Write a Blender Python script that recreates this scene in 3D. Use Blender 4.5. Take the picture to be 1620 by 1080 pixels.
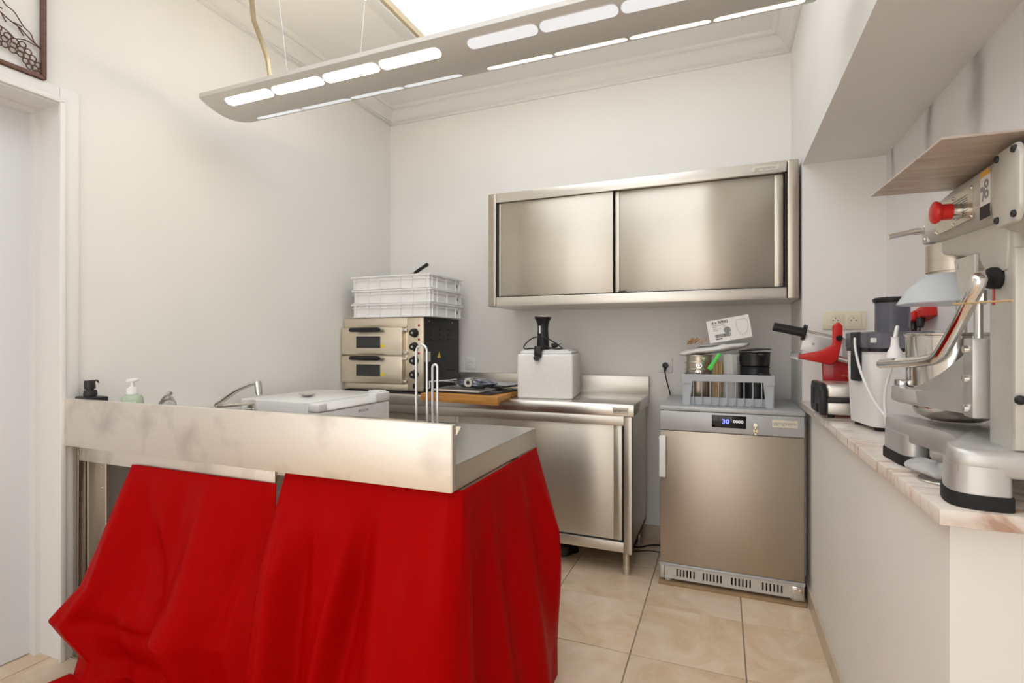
import bpy, bmesh, math, random
from mathutils import Vector, Matrix
R = math.radians
random.seed(7)
for o in list(bpy.data.objects):
    bpy.data.objects.remove(o)
sc = bpy.context.scene
C = sc.collection

# ------------------------------------------------------------------ camera
cam_d = bpy.data.cameras.new('camera')
cam_d.sensor_width = 36.0
cam_d.lens = 36.0 * 822.0 / 1620.0
cam_d.clip_start = 0.02
cam = bpy.data.objects.new('camera', cam_d)
C.objects.link(cam)
cam.location = (0, 0, 1.18)
cam.rotation_euler = (R(90), 0, R(22.0))
sc.camera = cam

# ------------------------------------------------------------------ world
w = bpy.data.worlds.new('world')
sc.world = w
w.use_nodes = True
bg = w.node_tree.nodes['Background']
bg.inputs[0].default_value = (1.0, 0.97, 0.93, 1)
bg.inputs[1].default_value = 1.35

# ------------------------------------------------------------------ view
sc.view_settings.view_transform = 'Standard'
sc.view_settings.look = 'None'
sc.view_settings.gamma = 1.0
sc.view_settings.use_curve_mapping = False
sc.view_settings.exposure = 0.82

SKY_LIGHT = 0.9      # frosted skylight pane
TUBE_LIT = 11.0        # warm lit lamp lenses
TUBE_SOFT = 0.72       # softly glowing lenses
TUBE_UP = 8.0         # open-topped tubes that wash the wall

# ------------------------------------------------------------------ materials
MATS = {}
def nodes(m):
    m.use_nodes = True
    nt = m.node_tree
    return nt, nt.nodes, nt.links, nt.nodes['Principled BSDF']

def setc(b, name, v):
    if name in b.inputs:
        b.inputs[name].default_value = v

def mat(name, col, rough=0.5, metal=0.0, var=0.0, vscale=8.0, bump=0.0, bscale=60.0, spec=0.5, trans=0.0,
        emit=None, estr=0.0, sheen=0.0, coat=0.0, alpha=1.0, stretch=(1, 1, 1), rvar=0.0, ior=1.45, dirt=None, dscale=6.0, damt=0.3):
    m = bpy.data.materials.new(name)
    nt, N, Lk, b = nodes(m)
    c4 = (col[0], col[1], col[2], 1)
    setc(b, 'Base Color', c4); setc(b, 'Roughness', rough); setc(b, 'Metallic', metal)
    setc(b, 'Specular IOR Level', spec); setc(b, 'Transmission Weight', trans); setc(b, 'IOR', ior)
    setc(b, 'Sheen Weight', sheen); setc(b, 'Coat Weight', coat); setc(b, 'Alpha', alpha)
    if emit:
        setc(b, 'Emission Color', (emit[0], emit[1], emit[2], 1)); setc(b, 'Emission Strength', estr)
    if var or bump or rvar or dirt:
        tc = N.new('ShaderNodeTexCoord'); mp = N.new('ShaderNodeMapping')
        mp.inputs['Scale'].default_value = stretch
        Lk.new(tc.outputs['Object'], mp.inputs['Vector'])
    last = None
    if var or rvar:
        n = N.new('ShaderNodeTexNoise'); n.inputs['Scale'].default_value = vscale; n.inputs['Detail'].default_value = 5
        Lk.new(mp.outputs[0], n.inputs['Vector'])
        if var:
            r = N.new('ShaderNodeValToRGB')
            r.color_ramp.elements[0].position = 0.3; r.color_ramp.elements[1].position = 0.7
            r.color_ramp.elements[0].color = tuple(max(0, x * (1 - var)) for x in col) + (1,)
            r.color_ramp.elements[1].color = tuple(min(1, x * (1 + var)) for x in col) + (1,)
            Lk.new(n.outputs[0], r.inputs[0]); Lk.new(r.outputs[0], b.inputs['Base Color'])
            last = r.outputs[0]
        if rvar:
            mr = N.new('ShaderNodeMapRange'); mr.inputs['To Min'].default_value = max(0.02, rough - rvar); mr.inputs['To Max'].default_value = rough + rvar
            mr.inputs['From Min'].default_value = 0.3; mr.inputs['From Max'].default_value = 0.7
            Lk.new(n.outputs[0], mr.inputs['Value']); Lk.new(mr.outputs[0], b.inputs['Roughness'])
    if dirt:
        n3 = N.new('ShaderNodeTexNoise'); n3.inputs['Scale'].default_value = dscale; n3.inputs['Detail'].default_value = 7; n3.inputs['Roughness'].default_value = 0.65
        Lk.new(tc.outputs['Object'], n3.inputs['Vector'])
        r3 = N.new('ShaderNodeValToRGB'); r3.color_ramp.elements[0].position = 0.56; r3.color_ramp.elements[1].position = 0.72
        r3.color_ramp.elements[0].color = (0, 0, 0, 1); r3.color_ramp.elements[1].color = (damt, damt, damt, 1)
        Lk.new(n3.outputs[0], r3.inputs[0])
        mx = N.new('ShaderNodeMix'); mx.data_type = 'RGBA'
        Lk.new(r3.outputs[0], mx.inputs[0])
        if last: Lk.new(last, mx.inputs[6])
        else: mx.inputs[6].default_value = c4
        mx.inputs[7].default_value = dirt + (1,)
        Lk.new(mx.outputs[2], b.inputs['Base Color'])
    if bump:
        n2 = N.new('ShaderNodeTexNoise'); n2.inputs['Scale'].default_value = bscale; n2.inputs['Detail'].default_value = 3
        Lk.new(mp.outputs[0], n2.inputs['Vector'])
        bp = N.new('ShaderNodeBump'); bp.inputs['Strength'].default_value = bump; bp.inputs['Distance'].default_value = 0.002
        Lk.new(n2.outputs[0], bp.inputs['Height']); Lk.new(bp.outputs[0], b.inputs['Normal'])
    MATS[name] = m
    return m

mat('wall_paint', (0.86, 0.84, 0.805), 0.7, var=0.02, vscale=1.5, bump=0.08, bscale=160)
mat('ceiling_paint', (0.86, 0.845, 0.82), 0.75, var=0.015, vscale=2)
mat('trim_paint', (0.84, 0.825, 0.80), 0.55)
mat('door_paint', (0.80, 0.81, 0.83), 0.4, var=0.01, vscale=3)
mat('grout', (0.30, 0.25, 0.19), 0.9)
mat('skirting_tile', (0.60, 0.50, 0.38), 0.35, var=0.08, vscale=12)
mat('black_plastic', (0.012, 0.012, 0.013), 0.38, rvar=0.08, vscale=20)
mat('black_paint', (0.025, 0.025, 0.027), 0.5, bump=0.1, bscale=300)
mat('rubber', (0.012, 0.012, 0.012), 0.75)
mat('white_plastic', (0.86, 0.86, 0.85), 0.35)
mat('tray_plastic', (0.88, 0.875, 0.86), 0.42, var=0.02, vscale=10)
mat('white_enamel', (0.84, 0.845, 0.84), 0.22, var=0.01, vscale=4)
mat('foam', (0.88, 0.87, 0.85), 0.85, var=0.03, vscale=60, bump=0.35, bscale=140)
mat('grey_plastic', (0.47, 0.50, 0.53), 0.5, var=0.03, vscale=20)
mat('grey_panel', (0.50, 0.51, 0.52), 0.38, metal=0.3)
mat('chrome', (0.75, 0.73, 0.70), 0.12, metal=1.0)
mat('wire_zinc', (0.62, 0.65, 0.67), 0.3, metal=1.0)
mat('cast_alu', (0.60, 0.595, 0.58), 0.36, metal=0.6, var=0.04, vscale=14, rvar=0.06, bump=0.06, bscale=220)
mat('mixer_paint', (0.60, 0.585, 0.53), 0.42, metal=0.25, var=0.03, vscale=30, bump=0.08, bscale=300)
mat('bowl_steel', (0.70, 0.67, 0.63), 0.13, metal=1.0, rvar=0.03, vscale=5)
mat('red_plastic', (0.62, 0.018, 0.015), 0.32)
mat('red_enamel', (0.42, 0.012, 0.012), 0.28, coat=0.3)
mat('green_plastic', (0.10, 0.75, 0.10), 0.4)
mat('yellow_sticker', (0.85, 0.65, 0.03), 0.5)
mat('orange_sticker', (0.75, 0.42, 0.08), 0.5)
mat('ink', (0.03, 0.03, 0.03), 0.6)
mat('grey_ink', (0.28, 0.28, 0.28), 0.6)
mat('paper', (0.82, 0.81, 0.78), 0.7)
mat('cream_paper', (0.86, 0.78, 0.60), 0.7)
mat('card_white', (0.86, 0.85, 0.82), 0.55)
mat('dark_glass', (0.05, 0.05, 0.048), 0.12)
mat('display', (0.004, 0.004, 0.005), 0.12)
mat('blue_led', (0.02, 0.02, 0.3), 0.4, emit=(0.06, 0.07, 1.0), estr=6.0)
mat('white_led', (0.7, 0.7, 0.7), 0.4, emit=(1, 1, 1), estr=0.5)
mat('red_lamp', (0.45, 0.03, 0.02), 0.25)
mat('brass', (0.75, 0.62, 0.42), 0.3, metal=1.0)
mat('badge', (0.60, 0.56, 0.48), 0.35, metal=0.8)
mat('socket_white', (0.86, 0.85, 0.82), 0.35)
mat('socket_cream', (0.80, 0.73, 0.56), 0.4)
mat('cream_well', (0.62, 0.54, 0.38), 0.5)
mat('socket_hole', (0.10, 0.09, 0.07), 0.6)
mat('conduit', (0.55, 0.48, 0.34), 0.4, metal=0.8)
mat('lamp_body', (0.66, 0.64, 0.60), 0.5, metal=0.15, bump=0.05, bscale=300)
mat('lens_lit', (0.9, 0.85, 0.7), 0.4, emit=(1.0, 0.87, 0.66), estr=TUBE_LIT)
mat('lens_soft', (0.9, 0.88, 0.84), 0.4, emit=(1.0, 0.90, 0.80), estr=TUBE_SOFT)
mat('lens_off_glow', (0.8, 0.82, 0.84), 0.25, emit=(0.86, 0.93, 1.0), estr=0.28)  # unlit lenses: emission stands in for light showing through them
mat('tube_up', (0.9, 0.85, 0.7), 0.4, emit=(1.0, 0.86, 0.66), estr=TUBE_UP)
mat('sky_pane', (0.85, 0.9, 0.95), 0.4, emit=(0.86, 0.93, 1.0), estr=SKY_LIGHT)
mat('beige_frame', (0.55, 0.44, 0.28), 0.5)
mat('copper_wire', (0.10, 0.045, 0.03), 0.38, metal=0.5, var=0.2, vscale=30)
mat('frame_wood', (0.13, 0.055, 0.035), 0.35, var=0.25, vscale=12, stretch=(1, 1, 6))
mat('brown_board', (0.36, 0.24, 0.13), 0.8, var=0.15, vscale=20)
mat('bamboo', (0.62, 0.42, 0.20), 0.55, var=0.12, vscale=30, stretch=(8, 8, 1))
mat('twig', (0.50, 0.30, 0.17), 0.7, var=0.2, vscale=40)
mat('clear_plastic', (0.9, 0.9, 0.9), 0.08, trans=0.95, ior=1.2)
mat('smoke_plastic', (0.30, 0.30, 0.36), 0.12, trans=0.6, ior=1.3)
mat('clear_film', (0.9, 0.89, 0.87), 0.25, trans=0.55, ior=1.15, bump=0.6, bscale=40)
mat('guard_plastic', (0.90, 0.94, 0.97), 0.12, trans=0.55, ior=1.12)
mat('soap_green', (0.72, 0.82, 0.66), 0.25, trans=0.5, ior=1.2)
mat('milky_film', (0.85, 0.84, 0.81), 0.3, trans=0.15, bump=0.7, bscale=30)
mat('foil_blue', (0.17, 0.19, 0.24), 0.16, metal=0.6, var=0.9, vscale=30, bump=0.8, bscale=35, coat=0.6)
mat('silver', (0.78, 0.76, 0.72), 0.2, metal=1.0)
mat('magazine', (0.25, 0.23, 0.22), 0.3, var=0.7, vscale=14)
mat('dark_folder', (0.03, 0.03, 0.03), 0.3)
mat('bin_bag', (0.006, 0.006, 0.007), 0.35, bump=0.9, bscale=25)
mat('tapered_steel', (0.62, 0.56, 0.48), 0.34, metal=1.0, var=0.06, vscale=5, stretch=(1, 1, 14))
mat('steel_tool', (0.68, 0.66, 0.62), 0.25, metal=1.0)

def steel(name, col, rough, brush, dirt=0.0, wave=0.0, aniso=0.0):
    """brushed stainless: fine grain along one axis, slightly bowed sheet, finger marks"""
    m = bpy.data.materials.new(name)
    nt, N, Lk, b = nodes(m)
    setc(b, 'Metallic', 1.0)
    if aniso:      # horizontal grain: highlights are drawn out vertically
        setc(b, 'Anisotropic', aniso)
        tg = N.new('ShaderNodeCombineXYZ'); tg.inputs[2].default_value = 1.0
        Lk.new(tg.outputs[0], b.inputs['Tangent'])
    tc = N.new('ShaderNodeTexCoord')
    mp = N.new('ShaderNodeMapping'); mp.inputs['Scale'].default_value = brush
    Lk.new(tc.outputs['Object'], mp.inputs['Vector'])
    n = N.new('ShaderNodeTexNoise'); n.inputs['Scale'].default_value = 60; n.inputs['Detail'].default_value = 4
    Lk.new(mp.outputs[0], n.inputs['Vector'])
    r = N.new('ShaderNodeValToRGB'); r.color_ramp.elements[0].position = 0.25; r.color_ramp.elements[1].position = 0.75
    r.color_ramp.elements[0].color = tuple(c * 0.93 for c in col) + (1,); r.color_ramp.elements[1].color = tuple(min(1, c * 1.05) for c in col) + (1,)
    Lk.new(n.outputs[0], r.inputs[0])
    n2 = N.new('ShaderNodeTexNoise'); n2.inputs['Scale'].default_value = 6; n2.inputs['Detail'].default_value = 4; n2.inputs['Roughness'].default_value = 0.5
    Lk.new(tc.outputs['Object'], n2.inputs['Vector'])
    r2 = N.new('ShaderNodeValToRGB'); r2.color_ramp.elements[0].position = 0.52; r2.color_ramp.elements[1].position = 0.75
    r2.color_ramp.elements[0].color = (0, 0, 0, 1); r2.color_ramp.elements[1].color = (dirt, dirt, dirt, 1)
    Lk.new(n2.outputs[0], r2.inputs[0])
    mx = N.new('ShaderNodeMix'); mx.data_type = 'RGBA'
    Lk.new(r2.outputs[0], mx.inputs[0]); Lk.new(r.outputs[0], mx.inputs[6]); mx.inputs[7].default_value = (0.30, 0.26, 0.21, 1)
    Lk.new(mx.outputs[2], b.inputs['Base Color'])
    b.inputs['Roughness'].default_value = rough
    bp = N.new('ShaderNodeBump'); bp.inputs['Strength'].default_value = 0.03; bp.inputs['Distance'].default_value = 0.001
    Lk.new(n.outputs[0], bp.inputs['Height'])
    if wave:
        mp2 = N.new('ShaderNodeMapping'); mp2.inputs['Scale'].default_value = (1, 1, 0.05)
        Lk.new(tc.outputs['Object'], mp2.inputs['Vector'])
        n3 = N.new('ShaderNodeTexNoise'); n3.inputs['Scale'].default_value = 4.0; n3.inputs['Detail'].default_value = 0
        Lk.new(mp2.outputs[0], n3.inputs['Vector'])
        b2 = N.new('ShaderNodeBump'); b2.inputs['Strength'].default_value = wave; b2.inputs['Distance'].default_value = 0.02
        Lk.new(n3.outputs[0], b2.inputs['Height']); Lk.new(bp.outputs[0], b2.inputs['Normal']); Lk.new(b2.outputs[0], b.inputs['Normal'])
    else:
        Lk.new(bp.outputs[0], b.inputs['Normal'])
    MATS[name] = m
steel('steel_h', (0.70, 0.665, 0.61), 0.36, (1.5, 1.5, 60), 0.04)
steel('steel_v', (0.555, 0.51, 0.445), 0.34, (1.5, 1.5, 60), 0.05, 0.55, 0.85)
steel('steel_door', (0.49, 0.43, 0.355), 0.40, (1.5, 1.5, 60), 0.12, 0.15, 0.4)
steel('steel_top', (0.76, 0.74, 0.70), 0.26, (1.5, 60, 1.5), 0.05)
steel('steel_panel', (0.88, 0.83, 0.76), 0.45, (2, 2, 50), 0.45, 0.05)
steel('oven_steel', (0.86, 0.77, 0.63), 0.36, (2, 2, 50), 0.06)
steel('plate_steel', (0.50, 0.47, 0.44), 0.30, (2, 40, 2), 0.5)

def tile_mat():
    m = bpy.data.materials.new('floor_tile')
    nt, N, Lk, b = nodes(m)
    tc = N.new('ShaderNodeTexCoord'); oi = N.new('ShaderNodeObjectInfo')
    ad = N.new('ShaderNodeVectorMath'); ad.operation = 'ADD'
    cx = N.new('ShaderNodeCombineXYZ')
    mu = N.new('ShaderNodeMath'); mu.operation = 'MULTIPLY'; mu.inputs[1].default_value = 40
    Lk.new(oi.outputs['Random'], mu.inputs[0]); Lk.new(mu.outputs[0], cx.inputs[0]); Lk.new(mu.outputs[0], cx.inputs[2])
    Lk.new(tc.outputs['Object'], ad.inputs[0]); Lk.new(cx.outputs[0], ad.inputs[1])
    n = N.new('ShaderNodeTexNoise'); n.inputs['Scale'].default_value = 5; n.inputs['Detail'].default_value = 8; n.inputs['Distortion'].default_value = 1.2; n.inputs['Roughness'].default_value = 0.6
    Lk.new(ad.outputs[0], n.inputs['Vector'])
    r = N.new('ShaderNodeValToRGB')
    e = r.color_ramp.elements
    e[0].position = 0.3; e[0].color = (0.66, 0.47, 0.30, 1)
    e[1].position = 0.72; e[1].color = (0.82, 0.69, 0.53, 1)
    k = e.new(0.5); k.color = (0.75, 0.58, 0.41, 1)
    Lk.new(n.outputs[0], r.inputs[0])
    hs = N.new('ShaderNodeHueSaturation')
    mr = N.new('ShaderNodeMapRange'); mr.inputs['To Min'].default_value = 0.94; mr.inputs['To Max'].default_value = 1.06
    Lk.new(oi.outputs['Random'], mr.inputs['Value']); Lk.new(mr.outputs[0], hs.inputs['Value'])
    Lk.new(r.outputs[0], hs.inputs['Color']); Lk.new(hs.outputs[0], b.inputs['Base Color'])
    b.inputs['Roughness'].default_value = 0.22
    MATS['floor_tile'] = m
tile_mat()

def marble_mat():
    m = bpy.data.materials.new('marble')
    nt, N, Lk, b = nodes(m)
    tc = N.new('ShaderNodeTexCoord'); mp = N.new('ShaderNodeMapping'); mp.inputs['Scale'].default_value = (3, 9, 3); mp.inputs['Rotation'].default_value = (0, 0, 0.5)
    Lk.new(tc.outputs['Object'], mp.inputs['Vector'])
    n = N.new('ShaderNodeTexNoise'); n.inputs['Scale'].default_value = 1.8; n.inputs['Detail'].default_value = 9; n.inputs['Distortion'].default_value = 2.0
    Lk.new(mp.outputs[0], n.inputs['Vector'])
    r = N.new('ShaderNodeValToRGB'); e = r.color_ramp.elements
    e[0].position = 0.30; e[0].color = (0.50, 0.32, 0.23, 1)
    e[1].position = 0.52; e[1].color = (0.80, 0.72, 0.65, 1)
    k = e.new(0.42); k.color = (0.74, 0.62, 0.53, 1)
    Lk.new(n.outputs[0], r.inputs[0]); Lk.new(r.outputs[0], b.inputs['Base Color'])
    b.inputs['Roughness'].default_value = 0.18
    MATS['marble'] = m
marble_mat()

def wood_mat(name, c1, c2, stretch, rough=0.45):
    m = bpy.data.materials.new(name)
    nt, N, Lk, b = nodes(m)
    tc = N.new('ShaderNodeTexCoord'); mp = N.new('ShaderNodeMapping'); mp.inputs['Scale'].default_value = stretch
    Lk.new(tc.outputs['Object'], mp.inputs['Vector'])
    n = N.new('ShaderNodeTexNoise'); n.inputs['Scale'].default_value = 6; n.inputs['Detail'].default_value = 6; n.inputs['Distortion'].default_value = 0.6
    Lk.new(mp.outputs[0], n.inputs['Vector'])
    r = N.new('ShaderNodeValToRGB'); r.color_ramp.elements[0].position = 0.3; r.color_ramp.elements[1].position = 0.7
    r.color_ramp.elements[0].color = c1 + (1,); r.color_ramp.elements[1].color = c2 + (1,)
    Lk.new(n.outputs[0], r.inputs[0]); Lk.new(r.outputs[0], b.inputs['Base Color']); b.inputs['Roughness'].default_value = rough
    MATS[name] = m
wood_mat('board_wood', (0.42, 0.17, 0.03), (0.62, 0.30, 0.07), (1, 10, 10))
wood_mat('streaky_board', (0.42, 0.33, 0.27), (0.62, 0.55, 0.47), (1.2, 9, 1), 0.28)

def smear_wall():
    """white paint with grey smudged vertical stains"""
    m = bpy.data.materials.new('smudged_paint')
    nt, N, Lk, b = nodes(m)
    tc = N.new('ShaderNodeTexCoord'); sp = N.new('ShaderNodeSeparateXYZ')
    n = N.new('ShaderNodeTexNoise'); n.inputs['Scale'].default_value = 7; n.inputs['Detail'].default_value = 4
    Lk.new(tc.outputs['Object'], n.inputs['Vector']); Lk.new(tc.outputs['Object'], sp.inputs[0])
    def M(op, a, c=None):
        q = N.new('ShaderNodeMath'); q.operation = op
        for i, v in enumerate((a, c)):
            if v is None: continue
            if isinstance(v, (int, float)): q.inputs[i].default_value = v
            else: Lk.new(v, q.inputs[i])
        return q.outputs[0]
    wob = M('MULTIPLY', M('SUBTRACT', n.outputs[0], 0.5), 0.10)
    yy = M('ADD', sp.outputs[1], wob)
    tot = None
    for y0, wd, amp, zlo in ((2.27, 0.035, 0.75, 1.72), (1.90, 0.05, 0.65, 1.62), (2.69, 0.02, 0.8, 1.75)):
        g = M('POWER', 2.718, M('MULTIPLY', M('POWER', M('DIVIDE', M('SUBTRACT', yy, y0), wd), 2.0), -1.0))
        mr = N.new('ShaderNodeMapRange'); mr.interpolation_type = 'SMOOTHSTEP'
        mr.inputs['From Min'].default_value = zlo; mr.inputs['From Max'].default_value = zlo + 0.3
        Lk.new(sp.outputs[2], mr.inputs['Value'])
        t = M('MULTIPLY', M('MULTIPLY', g, amp), mr.outputs[0])
        tot = t if tot is None else M('MAXIMUM', tot, t)
    mx = N.new('ShaderNodeMix'); mx.data_type = 'RGBA'
    Lk.new(tot, mx.inputs[0]); mx.inputs[6].default_value = (0.85, 0.82, 0.81, 1); mx.inputs[7].default_value = (0.24, 0.24, 0.24, 1)
    Lk.new(mx.outputs[2], b.inputs['Base Color']); b.inputs['Roughness'].default_value = 0.6
    MATS['smudged_paint'] = m
smear_wall()

def cloth_mat():
    m = bpy.data.materials.new('red_satin')
    nt, N, Lk, b = nodes(m)
    setc(b, 'Base Color', (0.38, 0.0002, 0.0005, 1)); setc(b, 'Roughness', 0.45); setc(b, 'Specular IOR Level', 0.04)
    setc(b, 'Sheen Weight', 0.03); setc(b, 'Sheen Roughness', 0.4); setc(b, 'Sheen Tint', (1, 0.05, 0.06, 1))
    tc = N.new('ShaderNodeTexCoord'); n = N.new('ShaderNodeTexNoise'); n.inputs['Scale'].default_value = 900
    Lk.new(tc.outputs['Object'], n.inputs['Vector'])
    bp = N.new('ShaderNodeBump'); bp.inputs['Strength'].default_value = 0.12; bp.inputs['Distance'].default_value = 0.0005
    Lk.new(n.outputs[0], bp.inputs['Height']); Lk.new(bp.outputs[0], b.inputs['Normal'])
    MATS['red_satin'] = m
cloth_mat()

# ------------------------------------------------------------------ mesh helpers
class B:
    def __init__(s, M=None):
        s.v = []; s.f = []; s.M = M or Matrix.Identity(4)
    def _add(s, verts, faces):
        o = len(s.v)
        s.v += [tuple(s.M @ Vector(p)) for p in verts]
        s.f += [tuple(i + o for i in f) for f in faces]
        return s
    def bm(s, bm):
        bm.verts.index_update()
        s._add([v.co.copy() for v in bm.verts], [[v.index for v in f.verts] for f in bm.faces]); bm.free(); return s
    def box(s, x0, x1, y0, y1, z0, z1, bev=0.0, seg=2):
        bm = bmesh.new()
        bmesh.ops.create_cube(bm, size=1)
        for v in bm.verts:
            v.co = Vector(((x0 + x1) / 2 + v.co.x * (x1 - x0), (y0 + y1) / 2 + v.co.y * (y1 - y0), (z0 + z1) / 2 + v.co.z * (z1 - z0)))
        if bev: bmesh.ops.bevel(bm, geom=list(bm.edges), offset=bev, segments=seg, affect='EDGES', profile=0.5)
        return s.bm(bm)
    def prism(s, poly, axis, a, b, bev=0.0, seg=2):
        """poly of 2D points; axis 'x': (y,z), 'y': (x,z), 'z': (x,y); extruded from a to b"""
        def P(p, t):
            return {'x': (t, p[0], p[1]), 'y': (p[0], t, p[1]), 'z': (p[0], p[1], t)}[axis]
        bm = bmesh.new()
        A = [bm.verts.new(P(p, a)) for p in poly]; D = [bm.verts.new(P(p, b)) for p in poly]
        n = len(poly)
        bm.faces.new(A); bm.faces.new(D[::-1])
        for i in range(n): bm.faces.new((A[i], D[i], D[(i + 1) % n], A[(i + 1) % n]))
        bmesh.ops.recalc_face_normals(bm, faces=list(bm.faces))
        if bev: bmesh.ops.bevel(bm, geom=list(bm.edges), offset=bev, segments=seg, affect='EDGES', profile=0.5)
        return s.bm(bm)
    def cyl(s, p0, p1, r0, r1=None, n=20):
        r1 = r0 if r1 is None else r1
        p0 = Vector(p0); p1 = Vector(p1); d = (p1 - p0).normalized()
        u = d.orthogonal().normalized(); w_ = d.cross(u)
        vs = []
        for p, r in ((p0, r0), (p1, r1)):
            for i in range(n):
                a = 2 * math.pi * i / n
                vs.append(p + (u * math.cos(a) + w_ * math.sin(a)) * r)
        fs = [(i, (i + 1) % n, n + (i + 1) % n, n + i) for i in range(n)] + [tuple(range(n))[::-1], tuple(range(n, 2 * n))]
        return s._add(vs, fs)
    def lathe(s, prof, c=(0, 0, 0), n=32, axis='z', ang=(0, 360), closed=False):
        full = abs(ang[1] - ang[0]) >= 360
        k = n if full else n + 1
        vs = []
        for i in range(k):
            a = R(ang[0] + (ang[1] - ang[0]) * i / n)
            for r, z in prof:
                p = {'z': (r * math.cos(a), r * math.sin(a), z), 'y': (r * math.cos(a), z, r * math.sin(a)), 'x': (z, r * math.cos(a), r * math.sin(a))}[axis]
                vs.append((p[0] + c[0], p[1] + c[1], p[2] + c[2]))
        m = len(prof); fs = []
        for i in range(n):
            j = (i + 1) % k
            for q in range(m - 1 + (1 if closed else 0)):
                q2 = (q + 1) % m
                fs.append((i * m + q, j * m + q, j * m + q2, i * m + q2))
        return s._add(vs, fs)
    def tube(s, pts, r, n=8, smooth=0, closed=False, cap=True):
        P = [Vector(p) for p in pts]
        if smooth:
            Q = []
            m = len(P)
            rng = range(m if closed else m - 1)
            for i in rng:
                g = lambda k: P[k % m] if closed else P[max(0, min(m - 1, k))]
                a, b_, c_, d_ = g(i - 1), g(i), g(i + 1), g(i + 2)
                for t in range(smooth):
                    t = t / smooth
                    Q.append(0.5 * ((2 * b_) + (c_ - a) * t + (2 * a - 5 * b_ + 4 * c_ - d_) * t * t + (3 * b_ - a - 3 * c_ + d_) * t ** 3))
            if not closed: Q.append(P[-1])
            P = Q
        m = len(P); vs = []
        if isinstance(r, (list, tuple)) and len(r) != m:
            q = [r[min(len(r) - 1, int(i * (len(r) - 1) / (m - 1)))] + (r[min(len(r) - 1, int(i * (len(r) - 1) / (m - 1)) + 1)] - r[min(len(r) - 1, int(i * (len(r) - 1) / (m - 1)))]) * ((i * (len(r) - 1) / (m - 1)) % 1) for i in range(m)]
            r = q
        u = None
        for i in range(m):
            if closed: d = P[(i + 1) % m] - P[i - 1]
            else: d = P[min(m - 1, i + 1)] - P[max(0, i - 1)]
            d.normalize()
            if u is None: u = d.orthogonal().normalized()
            else:
                u = u - d * u.dot(d)
                u = u.normalized() if u.length > 1e-6 else d.orthogonal().normalized()
            w_ = d.cross(u)
            rr = r[i] if isinstance(r, (list, tuple)) else r
            for k in range(n):
                a = 2 * math.pi * k / n
                vs.append(P[i] + (u * math.cos(a) + w_ * math.sin(a)) * rr)
        fs = []
        for i in range(m if closed else m - 1):
            j = (i + 1) % m
            for k in range(n):
                fs.append((i * n + k, i * n + (k + 1) % n, j * n + (k + 1) % n, j * n + k))
        if not closed and cap:
            fs += [tuple(range(n))[::-1], tuple(range((m - 1) * n, m * n))]
        return s._add(vs, fs)
    def grid(s, fn, nu, nv, wrap=False):
        vs = [fn(i / (nu if wrap else nu - 1), j / (nv - 1)) for i in range(nu) for j in range(nv)]
        fs = []
        for i in range(nu if wrap else nu - 1):
            k = (i + 1) % nu
            for j in range(nv - 1):
                fs.append((i * nv + j, k * nv + j, k * nv + j + 1, i * nv + j + 1))
        return s._add(vs, fs)
    def ball(s, c, r, n=16, sc_=(1, 1, 1)):
        return s.grid(lambda u, v: (c[0] + r * sc_[0] * math.sin(math.pi * v) * math.cos(2 * math.pi * u), c[1] + r * sc_[1] * math.sin(math.pi * v) * math.sin(2 * math.pi * u), c[2] + r * sc_[2] * math.cos(math.pi * v)), n, n // 2 + 1, True)
    def loft(s, rings, cap=True):
        """rings: lists of 3D points of equal length"""
        n = len(rings[0]); vs = [p for r in rings for p in r]; fs = []
        for i in range(len(rings) - 1):
            for k in range(n):
                fs.append((i * n + k, i * n + (k + 1) % n, (i + 1) * n + (k + 1) % n, (i + 1) * n + k))
        if cap: fs += [tuple(range(n))[::-1], tuple(range((len(rings) - 1) * n, len(rings) * n))]
        return s._add(vs, fs)

def mesh_of(b, name, m, sharp=35, shade=True):
    me = bpy.data.meshes.new(name)
    me.from_pydata(b.v, [], b.f)
    bm = bmesh.new(); bm.from_mesh(me)
    bmesh.ops.remove_doubles(bm, verts=list(bm.verts), dist=1e-6)
    bmesh.ops.recalc_face_normals(bm, faces=list(bm.faces))
    bm.to_mesh(me); bm.free()
    if m: me.materials.append(MATS[m])
    if shade:
        me.shade_smooth(); me.set_sharp_from_angle(angle=R(sharp))
    me.update()
    return me

def part(name, b, m, parent=None, label=None, sharp=35, kind=None, shade=True, world=False):
    """one mesh object; local to its parent's frame, or given in world coordinates"""
    if world and parent is not None:
        inv = wmat(parent).inverted()
        b.v = [tuple(inv @ Vector(p)) for p in b.v]
    o = bpy.data.objects.new(name, mesh_of(b, name, m, sharp, shade))
    C.objects.link(o)
    if parent is not None: o.parent = parent
    if label: o['label'] = label
    if kind: o['kind'] = kind
    return o

def wmat(o):
    m = Matrix.LocRotScale(o.location, o.rotation_euler, o.scale)
    return (wmat(o.parent) @ m) if o.parent else m

def thing(name, label, cat, loc=(0, 0, 0), rz=0.0, group=None):
    o = bpy.data.objects.new(name, None); o.empty_display_size = 0.05
    C.objects.link(o); o.location = loc; o.rotation_euler = (0, 0, R(rz))
    o['label'] = label; o['category'] = cat
    if group: o['group'] = group
    return o

def solo(name, b, m, label, cat, loc=(0, 0, 0), rz=0.0, group=None, sharp=35):
    """a thing that is one mesh, given in local coordinates"""
    o = part(name, b, m, None, label, sharp)
    o.location = loc; o.rotation_euler = (0, 0, R(rz)); o['category'] = cat
    if group: o['group'] = group
    return o

def struct(name, b, m, parent=None, sharp=35):
    o = part(name, b, m, parent, sharp=sharp)
    if parent is None: o['kind'] = 'structure'
    return o

def copy_tree(o, parent=None):
    c = o.copy(); C.objects.link(c); c.parent = parent
    for ch in [q for q in o.children]: copy_tree(ch, c)
    return c

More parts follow.
